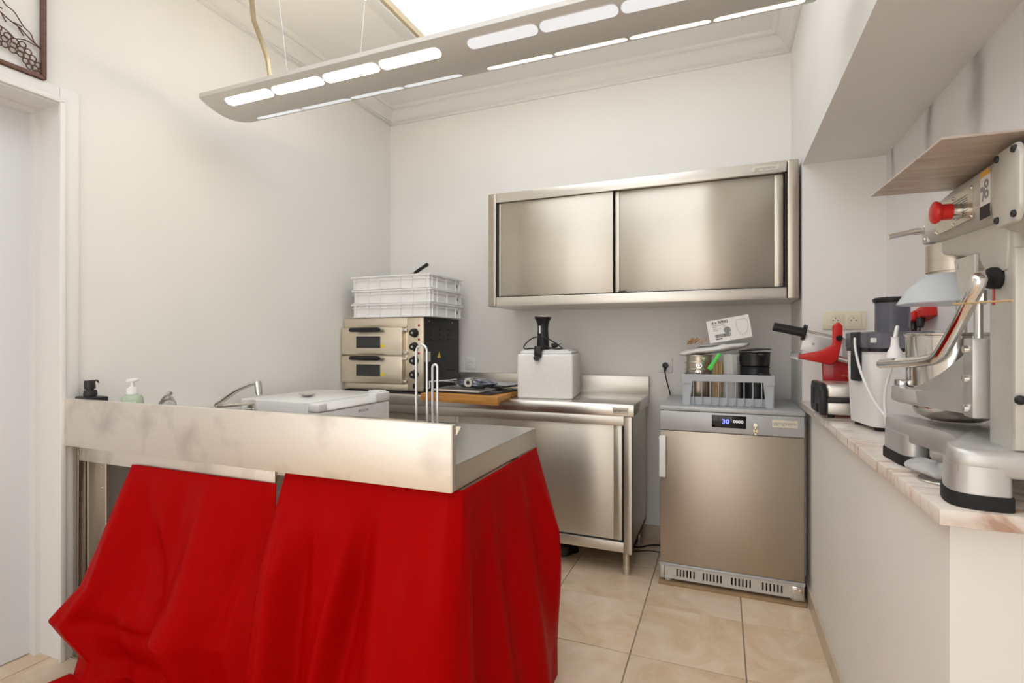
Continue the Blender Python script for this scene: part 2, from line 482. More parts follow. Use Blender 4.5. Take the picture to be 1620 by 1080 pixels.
def lettering(name, s, size, M, m, parent, width=None, ext=0.0004, align='CENTER', bold=0.0):
    cu = bpy.data.curves.new(name, 'FONT'); cu.body = s; cu.size = size; cu.align_x = align; cu.align_y = 'CENTER'; cu.extrude = ext; cu.offset = bold
    t = bpy.data.objects.new(name + '_tmp', cu); C.objects.link(t)
    dg = bpy.context.evaluated_depsgraph_get()
    me = bpy.data.meshes.new_from_object(t.evaluated_get(dg))
    bpy.data.objects.remove(t); bpy.data.curves.remove(cu)
    xs = [v.co.x for v in me.vertices]
    k = 1.0
    if width and xs: k = width / (max(xs) - min(xs))
    for v in me.vertices:
        v.co = M @ Vector((v.co.x * k, v.co.y, v.co.z))
    me.materials.clear(); me.materials.append(MATS[m])
    me.name = name
    o = bpy.data.objects.new(name, me); C.objects.link(o); o.parent = parent
    return o
def face_front(x, y, z):   # text plane facing -Y
    return Matrix.Translation((x, y, z)) @ Matrix.Rotation(R(90), 4, 'X')
def face_right(x, y, z):   # text plane facing +X
    return Matrix.Translation((x, y, z)) @ Matrix.Rotation(R(90), 4, 'Z') @ Matrix.Rotation(R(90), 4, 'X')
def face_left(x, y, z):    # text plane facing -X
    return Matrix.Translation((x, y, z)) @ Matrix.Rotation(R(-90), 4, 'Z') @ Matrix.Rotation(R(90), 4, 'X')

# ------------------------------------------------------------------ room shell
XL, XR, XN = -2.27, 0.352, 0.684     # left wall, right wall, niche wall
YB, YN, YF = 3.22, 2.79, -2.6        # back wall, niche end, wall behind the camera
ZC = 2.86
ZB = 2.015                           # underside of the beam
ZL = 0.90                            # marble ledge

struct('wall_back', B().box(XL - .2, XN + .3, YB, YB + .15, -.05, ZC + .1), 'wall_paint')
# left wall around the door opening
DY0, DY1, DZ = 0.30, 1.16, 2.06
wl = B()
wl.box(XL - .16, XL, DY1, YB, -.05, ZC + .1)
wl.box(XL - .16, XL, YF, DY0, -.05, ZC + .1)
wl.box(XL - .16, XL, DY0, DY1, DZ, ZC + .1)
struct('wall_left', wl, 'wall_paint')
struct('wall_right', B().box(XN, XN + .15, YF, YN + .01, -.05, ZC + .1), 'smudged_paint')
struct('wall_right_pillar', B().box(XR, XN + .15, YN, YB, -.05, ZC + .1), 'wall_paint')
struct('wall_right_lower', B().box(0.368, XN, 1.125, YN, -.02, ZL - .0285), 'wall_paint')
struct('trim_beam', B().box(XR, XN, YF, YN, ZB, ZC + .02), 'wall_paint')
# wall behind the camera: unseen window openings and mullions added for light and steel reflections
wf = B()
wf.box(XL, XN, YF - .15, YF, 2.70, ZC + .1)
wf.box(XL, XN, YF - .15, YF, -.05, 0.12)
for a, b_ in ((XL, -2.18), (-1.30, -1.20), (-0.36, -0.26), (0.58, XN)):
    wf.box(a, b_, YF - .15, YF, 0.12, 2.70)
struct('wall_front', wf, 'wall_paint')

# ceiling with the skylight opening
SX0, SX1, SY0, SY1 = -1.565, 0.05, -1.95, 2.74  # skylight lengthened out of view behind the camera for more overhead light
ce = B()
ce.box(XL - .1, SX0, YF, YB + .1, ZC, ZC + .12)
ce.box(SX1, XN + .1, YF, YB + .1, ZC, ZC + .12)
ce.box(SX0, SX1, SY1, YB + .1, ZC, ZC + .12)
ce.box(SX0, SX1, YF, SY0, ZC, ZC + .12)
struct('ceiling', ce, 'ceiling_paint')
win = struct('window_1', B().box(SX0 - .0, SX1 + .0, SY0, SY1, ZC + .035, ZC + .05), 'sky_pane')
fr = B()
for (a, b_, c_, d_) in ((SX0, SX0 + .02, SY0, SY1), (SX1 - .02, SX1, SY0, SY1), (SX0, SX1, SY0, SY0 + .02), (SX0, SX1, SY1 - .02, SY1)):
    fr.box(a, b_, c_, d_, ZC + .001, ZC + .035)
struct('window_frame', fr, 'beige_frame', win)
fr = B()
for (a, b_, c_, d_) in ((SX0 - .07, SX0 + .003, SY0 - .07, SY1 + .07), (SX1 - .003, SX1 + .07, SY0 - .07, SY1 + .07), (SX0, SX1, SY0 - .07, SY0 + .003), (SX0, SX1, SY1 - .003, SY1 + .07)):
    fr.box(a, b_, c_, d_, ZC - .012, ZC + .004, .004)
struct('window_trim', fr, 'trim_paint', win)

# cornice: moulded profile swept along each wall
prof = [(0, 2.765), (.010, 2.765), (.013, 2.772), (.010, 2.779), (.018, 2.783), (.018, 2.789), (.026, 2.793), (.036, 2.802), (.052, 2.822), (.072, 2.836), (.080, 2.838), (.080, 2.844), (.092, 2.847), (.100, 2.852), (.104, ZC), (0, ZC)]
def cornice(name, p0, p1, nrm, m0, m1):
    """p0->p1 along the wall at floor level, nrm into the room, m0/m1 mitre signs"""
    d = Vector((p1[0] - p0[0], p1[1] - p0[1], 0)).normalized(); nv = Vector((nrm[0], nrm[1], 0))
    rings = []
    for p, mm in ((p0, m0), (p1, m1)):
        rings.append([tuple(Vector((p[0], p[1], 0)) + nv * u + d * (u * mm) + Vector((0, 0, z))) for u, z in prof])
    struct(name, B().loft(rings), 'trim_paint', sharp=50)
cornice('trim_1', (XL, YB), (XR, YB), (0, -1), 1, -1)
cornice('trim_2', (XL, YF), (XL, YB), (1, 0), 0, -1)
cornice('trim_3', (XR, YF), (XR, YB), (-1, 0), 0, -1)

# door in the left wall
door = struct('door_1', B().box(XL - .20, XL - .158, DY0 - .01, DY1 + .01, 0.004, DZ + .01), 'door_paint')
fr = B()
fr.box(XL - .159, XL - .125, DY1 - .022, DY1, 0.0, DZ)
fr.box(XL - .159, XL - .125, DY0, DY0 + .022, 0.0, DZ)
fr.box(XL - .159, XL - .126, DY0 + .021, DY1 - .021, DZ - .022, DZ - .001)
struct('door_stop', fr, 'trim_paint', door)
fr = B().box(XL - .20, XL + .001, DY1 - .003, DY1 + .002, 0, DZ + .002).box(XL - .20, XL + .001, DY0 - .002, DY0 + .003, 0, DZ + .002).box(XL - .20, XL + .001, DY0, DY1, DZ - .003, DZ + .002)
struct('door_lining', fr, 'trim_paint', door)
fr = B()
for (a, b_, c_, d_) in ((DY1 - .010, DY1 + .051, 0.0, DZ + .056), (DY0 - .051, DY0 + .010, 0.0, DZ + .056)):
    fr.box(XL, XL + .012, a, b_, c_, d_, .003)
fr.box(XL, XL + .012, DY0 + .010, DY1 - .010, DZ - .010, DZ + .056, .003)
fr.box(XL + .006, XL + .022, DY1 - .014, DY1 + .004, 0.0, DZ + .004, .003)
fr.box(XL + .006, XL + .022, DY0, DY1, DZ - .004, DZ + .014, .003)
struct('door_casing', fr, 'trim_paint', door)

# floor: grout bed with one object per tile
floor = struct('floor', B().box(XL - .22, XN, YF, YB, -.06, -.004), 'grout')
TX, TY, TP, TG = -0.322, 1.990, 0.402, 0.0045
tile_cache = {}
for i in range(-6, 4):
    for j in range(-13, 5):
        x0 = max(XL - .18, TX + i * TP); x1 = min(XN, TX + (i + 1) * TP); y0 = max(YF, TY + j * TP); y1 = min(YB, TY + (j + 1) * TP)
        if x1 - x0 < .02 or y1 - y0 < .02: continue
        g = TG / 2
        key = (round(x1 - x0, 3), round(y1 - y0, 3))
        if key not in tile_cache:
            tile_cache[key] = mesh_of(B().box(-key[0] / 2 + g, key[0] / 2 - g, -key[1] / 2 + g, key[1] / 2 - g, -.010, 0.0, .0012, 1), 'tile', 'floor_tile')
        t = bpy.data.objects.new('tile', tile_cache[key]); C.objects.link(t); t.parent = floor
        t.location = ((x0 + x1) / 2, (y0 + y1) / 2, 0)

def skirting(name, p0, p1, nrm, h=.075, step=.33, th=.011):
    """a run of skirting tiles"""
    L_ = math.hypot(p1[0] - p0[0], p1[1] - p0[1]); d = ((p1[0] - p0[0]) / L_, (p1[1] - p0[1]) / L_)
    base = B()
    def bx(b, a, e, z0, z1, t):
        xs = sorted((p0[0] + d[0] * a, p0[0] + d[0] * e + nrm[0] * t)); ys = sorted((p0[1] + d[1] * a, p0[1] + d[1] * e + nrm[1] * t))
        if xs[1] - xs[0] < 1e-5: xs[1] += t
        b.box(xs[0], xs[1], ys[0], ys[1], z0, z1)
    bx(base, 0, L_, 0, h - .004, th - .003)
    s_ = struct(name, base, 'grout')
    a = 0.0
    while a < L_ - .02:
        e = min(L_, a + step)
        b = B(); bx(b, a + .0015, e - .0015, 0.0005, h, th)
        struct('skirting_tile', b, 'skirting_tile', s_)
        a = e
skirting('baseboard_back', (XR, YB), (XL, YB), (0, -1))
skirting('baseboard_right', (0.368, 1.13), (0.368, YN), (-1, 0))

# ------------------------------------------------------------------ marble ledge
solo('marble_ledge', B().prism([(0.338, 1.075), (0.40, 1.072), (XN - .001, 1.085), (XN - .001, YN - .001), (0.338, YN - .001)], 'z', -.028, 0, .003), 'marble',
     'pink-veined marble ledge on top of the low white wall', 'ledge', (0, 0, ZL))

# ------------------------------------------------------------------ pendant lamp
lp = thing('pendant_lamp', 'long grey boat-shaped pendant lamp hanging under the skylight', 'lamp', (-0.92, 1.72, 2.205))
LX0, LX1, LW, LSAG, LT = -1.185, 1.185, 0.138, 0.034, 0.016
def lamp_ring(x, k, up=0.0):
    pts = []
    n = 14
    for i in range(n + 1):
        v = -1 + 2 * i / n
        pts.append((x, v * LW * k, LSAG * (v * v) * k + (1 - k) * LSAG + up))
    for i in range(n + 1):
        v = 1 - 2 * i / n
        pts.append((x, v * LW * k, LSAG * (v * v) * k + (1 - k) * LSAG + LT * k + .001 + up))
    return pts
rings = [lamp_ring(LX0 - .004, .97), lamp_ring(LX0, 1.0)]
for i in range(1, 8): rings.append(lamp_ring(LX0 + (LX1 - LX0) * i / 8, 1.0))
rings += [lamp_ring(LX1, 1.0), lamp_ring(LX1 + .004, .97)]
part('lamp_body', B().loft(rings), 'lamp_body', lp, sharp=50)
def lens(xa, xb, v0, proud):
    """stadium-shaped lens following the curved underside"""
    b = B(); hw = 0.021; n = 10; r = hw
    out = []
    for i in range(n + 1):
        a = R(90 + 180 * i / n); out.append((xa + r + r * math.cos(a), r * math.sin(a)))
    for i in range(n + 1):
        a = R(-90 + 180 * i / n); out.append((xb - r + r * math.cos(a), r * math.sin(a)))
    def Z(y): v = y / LW; return LSAG * v * v
    lo = [(x, v0 * LW + y, Z(v0 * LW + y) - proud) for x, y in out]; hi = [(x, v0 * LW + y, Z(v0 * LW + y) + .006) for x, y in out]
    b.loft([hi, lo])
    return b
def rim(xa, xb, v0):
    hw = .0225; n = 10; pts = []
    def Z(y): v = y / LW; return LSAG * v * v
    for i in range(n + 1):
        a = R(90 + 180 * i / n); pts.append((xa + hw + hw * math.cos(a) - .0015, hw * math.sin(a)))
    for i in range(n + 1):
        a = R(-90 + 180 * i / n); pts.append((xb - hw + hw * math.cos(a) + .0015, hw * math.sin(a)))
    return B().tube([(x, v0 * LW + y, Z(v0 * LW + y)) for x, y in pts], .0018, 6, closed=True)
for row, v0 in ((0, -.64), (1, .56)):
    for g_, gx in ((0, -2.0 + .92), (1, -0.83 + .92)):
        for k in range(4):
            xa = gx + k * .267 + .004; xb = gx + (k + 1) * .267 - .004
            m_ = 'lens_lit' if (row == 0 and g_ == 0) else ('lens_soft' if (row == 1 and g_ == 1) else 'lens_off_glow')
            ln = part('lens', lens(xa, xb, v0, .0015), m_, lp, 'glowing warm lens' if m_ == 'lens_lit' else ('faintly glowing lens' if m_ == 'lens_soft' else 'unlit lens with a pale glow added'))
            part('lens_rim', rim(xa, xb, v0), 'lamp_body', ln)
for (a, b_, yy) in ((-1.05, -.10, -.06), (-1.05, -.10, .06), (.10, 1.0, .06)):
    part('lamp_tube', B().cyl((a, yy, .042), (b_, yy, .042), .008, n=10), 'tube_up', lp)
for x0, y0, x1, y1 in ((-.70, -.12, -.79, -.12), (-.53, .10, -.47, .10), (.70, -.12, .79, -.12), (.53, .10, .47, .10)):
    cb = part('suspension_cable', B().cyl((x0, y0, .05), (x1, y1, ZC - 2.205), .0011, n=6), 'wire_zinc', lp)
    ax, az = x0 + (x1 - x0) * .62, .05 + (ZC - 2.255) * .62
    part('cable_grip', B().cyl((ax, y0, az), (ax + (x1 - x0) * .06, y0, az + .04), .005, .004, n=10), 'chrome', cb)
# ribbed flexible conduit
cp = [(-.848, -.07, .045), (-.85, -.07, .10), (-.862, -.07, .17), (-.895, -.07, .25), (-.94, -.07, .35), (-.952, -.07, .44), (-.95, -.07, .54), (-.945, -.07, .655)]
b = B().tube(cp, .009, 10, smooth=8)
part('flexible_conduit', b, 'conduit', lp)
P = [Vector(p) for p in cp]
b = B(); N_ = 90
cum = [0.0]
for i in range(len(P) - 1): cum.append(cum[-1] + (P[i + 1] - P[i]).length)
for q in range(N_):
    t = cum[-1] * (q + .5) / N_
    i = max(k for k in range(len(P) - 1) if cum[k] <= t)
    c_ = P[i].lerp(P[i + 1], (t - cum[i]) / (cum[i + 1] - cum[i])); d = (P[i + 1] - P[i]).normalized()
    b.cyl(c_ - d * .0018, c_ + d * .0018, .0105, n=10)
part('conduit_rib', b, 'conduit', lp, kind='stuff')
part('ceiling_rose', B().lathe([(0, .655), (.035, .655), (.035, .640), (.02, .632), (0, .632)], (-.945, -.07, 0), 20), 'lamp_body', lp)

# ------------------------------------------------------------------ framed wire grapes above the door
art = thing('wall_art', 'dark wooden frame with wire grapes and vine leaf above the door', 'wall art', (XL + .002, 0.843, 2.172))
AY0, AY1, AZ0, AZ1 = -.26, .262, -.055, .50
fw = .014
for nm, poly in (('lower', [(AY0, AZ0), (AY1, AZ0), (AY1 - fw, AZ0 + fw), (AY0 + fw, AZ0 + fw)]), ('upper', [(AY0, AZ1), (AY1, AZ1), (AY1 - fw, AZ1 - fw), (AY0 + fw, AZ1 - fw)]),
                 ('a', [(AY0, AZ0), (AY0 + fw, AZ0 + fw), (AY0 + fw, AZ1 - fw), (AY0, AZ1)]), ('b', [(AY1, AZ0), (AY1 - fw, AZ0 + fw), (AY1 - fw, AZ1 - fw), (AY1, AZ1)])):
    part('frame_side', B().prism(poly, 'x', 0, .022, .004), 'frame_wood', art)
def A(px, py):   # sketch coordinates (origin at the lower right inner corner) to the frame's plane
    return (.012, AY1 - fw + (px - 70) * .00195, AZ0 + fw + (112 - py) * .00195)
for pts in ([(-60, -70), (-40, -40), (-15, -15), (0, 2), (12, 5), (20, 14), (30, 18), (38, 28), (45, 38), (55, 45), (60, 57), (70, 64)],
            [(-70, -30), (-40, 0), (-20, 16), (0, 26), (12, 30), (25, 37), (38, 42), (48, 50), (58, 57), (70, 64)],
            [(-90, 10), (-60, 34), (-30, 30), (-12, 36), (0, 43), (6, 52), (18, 56), (25, 60), (32, 65), (40, 62), (50, 60), (70, 64)],
            [(-10, 12), (0, 18), (15, 23)], [(13, 31), (17, 38), (20, 43)], [(30, 38), (36, 38), (42, 39)], [(37, 43), (41, 49), (45, 54)],
            [(-50, -8), (-60, -30), (-80, -40)], [(-30, 8), (-36, -12), (-30, -28)], [(-110, 70), (-100, 30), (-90, 10), (-100, -60), (-60, -120), (-10, -140), (30, -110), (66, -120)]):
    part('vine_wire', B().tube([A(*p) for p in pts], .0020, 6, smooth=5), 'copper_wire', art)
ring_b = mesh_of(B().lathe([(.0098 + .0021 * math.cos(a), .0021 * math.sin(a)) for a in [2 * math.pi * k / 6 for k in range(6)]], n=18, axis='x', closed=True), 'grape_ring', 'copper_wire')
for px, py in ((3, 52), (9, 58), (7, 67), (-2, 62), (-3, 73), (6, 75), (9, 84), (-4, 84), (18, 73), (22, 66), (18, 83), (30, 78), (32, 70), (43, 70), (41, 80), (51, 79), (29, 87), (40, 88), (49, 88), (58, 87), (48, 97), (56, 96), (66, 96), (53, 104), (61, 104), (64, 111), (-14, 66), (-14, 78), (-24, 72), (-25, 84), (-36, 78), (-13, 90), (-46, 70), (-34, 66)):
    t = bpy.data.objects.new('grape_ring', ring_b); C.objects.link(t); t.parent = art; t.location = A(px, py)

# ------------------------------------------------------------------ wall cabinet with sliding doors
wc = thing('wall_cabinet', 'long stainless steel wall cabinet with two sliding doors', 'cabinet', (-0.472, 2.80, 1.385))
W2, D_, H_ = 0.812, 0.41, 0.665
part('cabinet_body', B().box(-W2, W2, .035, D_, 0, .012).box(-W2, W2, .035, D_, H_ - .012, H_).box(-W2, W2, D_ - .012, D_, .012, H_ - .012).box(-W2, -W2 + .012, .035, D_, .012, H_ - .012).box(W2 - .012, W2, .035, D_, .012, H_ - .012), 'steel_h', wc)
part('top_rail', B().box(-W2 + .052, W2 - .052, 0, .034, H_ - .055, H_, .003), 'steel_h', wc)
part('bottom_rail', B().box(-W2 + .052, W2 - .052, 0, .034, 0, .055, .003), 'steel_h', wc)
part('corner_post', B().box(-W2, -W2 + .050, 0, .035, 0, H_, .006, 3), 'steel_v', wc)
part('corner_post', B().box(W2 - .050, W2, 0, .035, 0, H_, .006, 3), 'steel_v', wc)
part('door_track', B().box(-W2 + .052, W2 - .052, .004, .034, .0551, .058).box(-W2 + .052, -W2 + .058, .008, .034, .056, H_ - .056).box(W2 - .058, W2 - .052, .008, .034, .056, H_ - .056), 'black_paint', wc)
d1 = part('sliding_door', B().box(-W2 + .075, -.075, .016, .024, .060, H_ - .057, .002), 'steel_v', wc)
part('door_edge', B().box(-W2 + .060, -W2 + .075, .014, .026, .060, H_ - .057, .003), 'steel_v', d1)
d2 = part('sliding_door', B().box(-.040, W2 - .105, .027, .034, .060, H_ - .057, .002), 'steel_v', wc)
part('door_edge', B().box(-.066, -.040, .024, .034, .060, H_ - .057, .004), 'steel_v', d2)
part('door_edge', B().box(W2 - .105, W2 - .062, .024, .034, .060, H_ - .057, .004), 'steel_v', d2)
part('door_catch', B().box(-.045, -.010, .006, .022, .056, .068, .003), 'black_plastic', wc)
bd = part('maker_badge', B().box(W2 - .205, W2 - .085, -.0018, .001, H_ - .042, H_ - .014, .001, 1), 'badge', wc)
lettering('badge_lettering', 'ggmgastro', .020, face_front(W2 - .145, -.002, H_ - .028), 'grey_ink', bd, .092)

# ------------------------------------------------------------------ worktop cabinet along the back wall
CX0, CX1, CY, CZ = -2.26, -0.405, 2.62, 0.865
cc = thing('worktop_cabinet', 'long stainless steel base cabinet with worktop and upstand', 'cabinet', (0, 0, 0))
part('worktop', B().box(CX0, CX1, CY, YB - .02, CZ - .060, CZ, .003), 'steel_top', cc)
part('upstand', B().box(CX0, CX1, YB - .034, YB - .012, CZ - .002, CZ + .105, .003), 'steel_h', cc)
part('cabinet_shell', B().box(CX0 + .01, CX1 - .012, CY + .050, YB - .06, .13, .145).box(CX1 - .024, CX1 - .012, CY + .05, YB - .06, .13, CZ - .06).box(CX0 + .01, CX0 + .022, CY + .05, YB - .06, .13, CZ - .06).box(CX0 + .022, CX1 - .024, YB - .075, YB - .06, .145, CZ - .06), 'steel_v', cc)
part('top_rail', B().box(CX0 + .05, CX1 - .052, CY + .012, CY + .048, .755, CZ - .061, .002), 'steel_h', cc)
part('bottom_rail', B().box(CX0 + .05, CX1 - .052, CY + .012, CY + .048, .118, .168, .002), 'steel_h', cc)
part('corner_post', B().box(CX1 - .052, CX1 - .010, CY + .008, CY + .050, .112, CZ - .061, .005, 3), 'steel_v', cc)
part('corner_post', B().box(CX0 + .010, CX0 + .052, CY + .008, CY + .050, .112, CZ - .061, .005, 3), 'steel_v', cc)
part('door_track', B().box(CX1 - .058, CX1 - .052, CY + .02, CY + .045, .169, .754).box(CX0 + .055, CX1 - .055, CY + .024, CY + .047, .1685, .172), 'black_paint', cc)
d1 = part('sliding_door', B().box(-1.40, CX1 - .105, CY + .026, CY + .033, .174, .754, .002), 'steel_v', cc)
part('door_edge', B().box(CX1 - .105, CX1 - .062, CY + .022, CY + .034, .174, .754, .004), 'steel_v', d1)
part('door_edge', B().box(-1.425, -1.40, CY + .022, CY + .034, .174, .754, .004), 'steel_v', d1)
part('sliding_door', B().box(CX0 + .058, -1.39, CY + .037, CY + .045, .174, .754, .002), 'steel_v', cc)
for x, y in ((CX1 - .045, CY + .045), (CX1 - .045, YB - .12), (CX0 + .06, CY + .05), (CX0 + .06, YB - .12), (-1.33, YB - .12)):
    lg = part('leg', B().cyl((x, y, .045), (x, y, .128), .021, n=24), 'steel_v', cc)
    part('foot', B().cyl((x, y, .004), (x, y, .046), .0185, n=24).cyl((x, y, 0), (x, y, .006), .020, n=24), 'steel_h', lg)
bd = part('maker_badge', B().box(-.512, -.432, CY - .0018, CY + .001, CZ - .048, CZ - .016, .001, 1), 'badge', cc)
lettering('badge_lettering', 'ggmgastro', .018, face_front(-.472, CY - .002, CZ - .031), 'ink', bd, .068)

# ------------------------------------------------------------------ undercounter fridge
fx = thing('steel_fridge', 'small stainless steel undercounter fridge with blue digital display', 'fridge', (0.030, 2.63, 0.012))
FW, FH = 0.311, 0.856
part('fridge_body', B().box(-FW, FW, 0.045, .530, .085, FH - .022, .003), 'steel_door', fx)
part('fridge_top', B().box(-FW - .002, FW + .002, .0, .532, FH - .022, FH, .004), 'grey_panel', fx)
cpn = part('control_panel', B().box(-FW, FW, 0, .045, FH - .118, FH - .024, .004), 'grey_panel', fx)
ds = part('display', B().box(-.074, .074, -.003, .002, FH - .092, FH - .034, .002), 'display', cpn)
lettering('temperature_digits', '30', .027, face_front(-.014, -.0034, FH - .063) @ Matrix.Shear('XZ', 4, (0, 0)), 'blue_led', ds, .030)
lettering('button_marks', '0000', .018, face_front(.040, -.0034, FH - .061), 'white_led', ds, .044)
lk = part('lock', B().lathe([(0, -.006), (.009, -.006), (.012, -.002), (.012, .002), (0, .002)], (.112, 0, FH - .072), 20, 'y'), 'chrome', cpn)
part('key', B().box(.108, .116, -.0075, -.0055, FH - .118, FH - .076, .001, 1).lathe([(.004, -.0075), (.0095, -.0075), (.0095, -.0058), (.004, -.0058)], (.112, 0, FH - .098), 16, 'y', closed=True), 'brass', lk)
bd = part('maker_badge', B().box(.180, .286, -.0022, .001, FH - .078, FH - .042, .001, 1), 'badge', cpn)
lettering('badge_lettering', 'ggmgastro', .022, face_front(.233, -.0024, FH - .058), 'grey_ink', bd, .092)
dr = part('fridge_door', B().box(-FW, FW, .002, .044, .092, FH - .120, .003), 'steel_door', fx)
hd = part('door_handle', B().box(-FW - .002, -FW + .028, -.020, -.001, FH - .345, FH - .145, .003), 'white_plastic', dr)
part('handle_screw', B().ball((-FW - .004, -.008, FH - .160), .004, 10).ball((-FW - .004, -.008, FH - .325), .004, 10), 'chrome', hd)
part('bottom_rail', B().box(-FW - .003, FW + .003, -.003, .045, .078, .091, .002), 'grey_panel', fx)
# kick plate with real slots
kp = B(); zs0, zs1, zk0, zk1 = .030, .066, .016, .077
xs = [-FW + .022]
slots = []
for g0 in (-.235, -.115, .010, .140):
    for k in range(6): slots.append((g0 + k * .0155, g0 + k * .0155 + .0068))
kp.box(-FW + .022, FW - .045, .004, .012, zs1, zk1); kp.box(-FW + .022, FW - .045, .004, .012, zk0, zs0)
x = -FW + .022
for a, b_ in slots:
    kp.box(x, a, .004, .012, zs0, zs1); x = b_
kp.box(x, FW - .045, .004, .012, zs0, zs1)
part('kick_plate', kp, 'cast_alu', fx)
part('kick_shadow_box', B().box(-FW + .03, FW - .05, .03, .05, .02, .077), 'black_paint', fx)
part('corner_bracket', B().box(-FW, -FW + .020, .006, .05, .012, .077, .002), 'cast_alu', fx)
part('corner_bracket', B().box(FW - .045, FW, .006, .05, .006, .077, .002), 'cast_alu', fx)
hg = part('hinge_plate', B().box(FW - .050, FW - .006, -.002, .006, .040, .072, .003), 'chrome', fx)
part('hinge_screw', B().lathe([(0, -.004), (.006, -.003), (.006, 0)], (FW - .040, 0, .055), 12, 'y').lathe([(0, -.004), (.006, -.003), (.006, 0)], (FW - .016, 0, .055), 12, 'y'), 'steel_tool', hg)
for x, y in ((-FW + .035, .035), (FW - .035, .035), (-FW + .035, .48), (FW - .035, .48)):
    part('foot', B().lathe([(0, 0), (.016, 0), (.018, .006), (.014, .014), (.010, .017), (0, .017)], (x, y, 0.0), 18), 'white_plastic', fx)
solo('base_board', B().box(-.318, .318, -.012, .56, 0, .012, .0015), 'brown_board', 'thin brown board on the tiles under the steel fridge', 'board', (0.030, 2.63, 0.0))

# ------------------------------------------------------------------ peninsula sink table
pn = thing('sink_table', 'stainless steel sink table with tall splash panel and red curtains below', 'table', (0, 0, 0))
PX0, PX1, PY0, PY1, PZ = -2.258, -0.63, 1.158, 1.787, 0.865
sx0, sx1, sy0, sy1 = -2.12, -1.68, 1.32, 1.70
tp = B()
for a, b_, c_, d_ in ((PX0, sx0, PY0 + .02, PY1), (sx1, PX1, PY0 + .02, PY1), (sx0, sx1, PY0 + .02, sy0), (sx0, sx1, sy1, PY1)):
    tp.box(a, b_, c_, d_, PZ - .004, PZ)
tp.box(PX1 - .012, PX1, PY0 + .02, PY1, PZ - .066, PZ - .0035).box(PX0, PX1 - .012, PY1 - .012, PY1, PZ - .066, PZ - .0035)
part('worktop', tp, 'steel_top', pn)
part('splash_panel', B().box(PX0, PX1 - .003, PY0, PY0 + .014, PZ - .069, .9685, .002).box(PX0, PX1 - .003, PY0 + .010, PY0 + .022, .958, .9685, .002), 'steel_panel', pn)
part('panel_edge', B().box(PX1 - .004, PX1 + .001, PY0 - .001, PY0 + .018, PZ - .066, .968, .001, 1), 'steel_h', pn)
part('sink_bowl', B().loft([[(sx0, sy0, PZ - .001), (sx1, sy0, PZ - .001), (sx1, sy1, PZ - .001), (sx0, sy1, PZ - .001)], [(sx0 + .005, sy0 + .005, PZ - .19), (sx1 - .005, sy0 + .005, PZ - .19), (sx1 - .005, sy1 - .005, PZ - .19), (sx0 + .005, sy1 - .005, PZ - .19)], [(sx0 + .03, sy0 + .03, PZ - .205), (sx1 - .03, sy0 + .03, PZ - .205), (sx1 - .03, sy1 - .03, PZ - .205), (sx0 + .03, sy1 - .03, PZ - .205)]], cap=False)._add([(sx0 + .03, sy0 + .03, PZ - .205), (sx1 - .03, sy0 + .03, PZ - .205), (sx1 - .03, sy1 - .03, PZ - .205), (sx0 + .03, sy1 - .03, PZ - .205)], [(0, 1, 2, 3)]), 'steel_h', pn)
part('apron', B().box(-2.215, -1.253, PY0 + .030, PY0 + .055, .738, .797, .002), 'steel_panel', pn)
part('cross_bar', B().box(-1.253, PX1 - .06, PY0 + .04, PY0 + .06, .775, .798).box(PX1 - .055, PX1 - .035, PY0 + .06, PY1 - .05, .775, .798), 'steel_h', pn)
for x, y in ((-2.235, PY0 + .045), (PX1 - .06, PY0 + .06), (-2.235, PY1 - .04), (PX1 - .06, PY1 - .05)):
    part('leg', B().box(x - .016, x + .016, y - .016, y + .016, 0, .797, .003), 'steel_v', pn)
br = part('side_bracket', B().box(-2.215, -2.209, PY0 + .055, PY0 + .105, .0, .78, .001, 1).box(-2.215, -2.180, PY0 + .10, PY0 + .105, .0, .78, .001, 1), 'steel_h', pn)
for z in (.70, .62):
    part('rivet', B().ball((-2.198, PY0 + .099, z), .004, 10), 'chrome', br)
part('drain_pipe', B().tube([(-1.90, 1.50, .66), (-1.90, 1.50, .52), (-1.92, 1.52, .46), (-1.98, 1.56, .46), (-2.0, 1.60, .54), (-2.05, 1.65, .56), (-2.24, 1.70, .56)], .021, 12, smooth=6), 'white_plastic', pn)
fc = part('faucet_base', B().lathe([(0, 0), (.026, 0), (.026, .012), (.020, .016), (.020, .045), (.014, .050), (0, .052)], (-1.97, 1.735, PZ), 24), 'chrome', pn)
part('spout', B().tube([(-1.955, 1.73, .905), (-1.86, 1.45 + .03, .925), (-1.80, 1.46, .955), (-1.72, 1.45, .993), (-1.67, 1.45, 1.012), (-1.635, 1.45, 1.022), (-1.612, 1.45, 1.020)], .0085, 14, smooth=8), 'chrome', fc)
part('aerator', B().cyl((-1.615, 1.45, 1.030), (-1.608, 1.45, .985), .0125, .0125, n=20).cyl((-1.608, 1.45, .987), (-1.6075, 1.45, .980), .0105, n=20), 'chrome', fc)

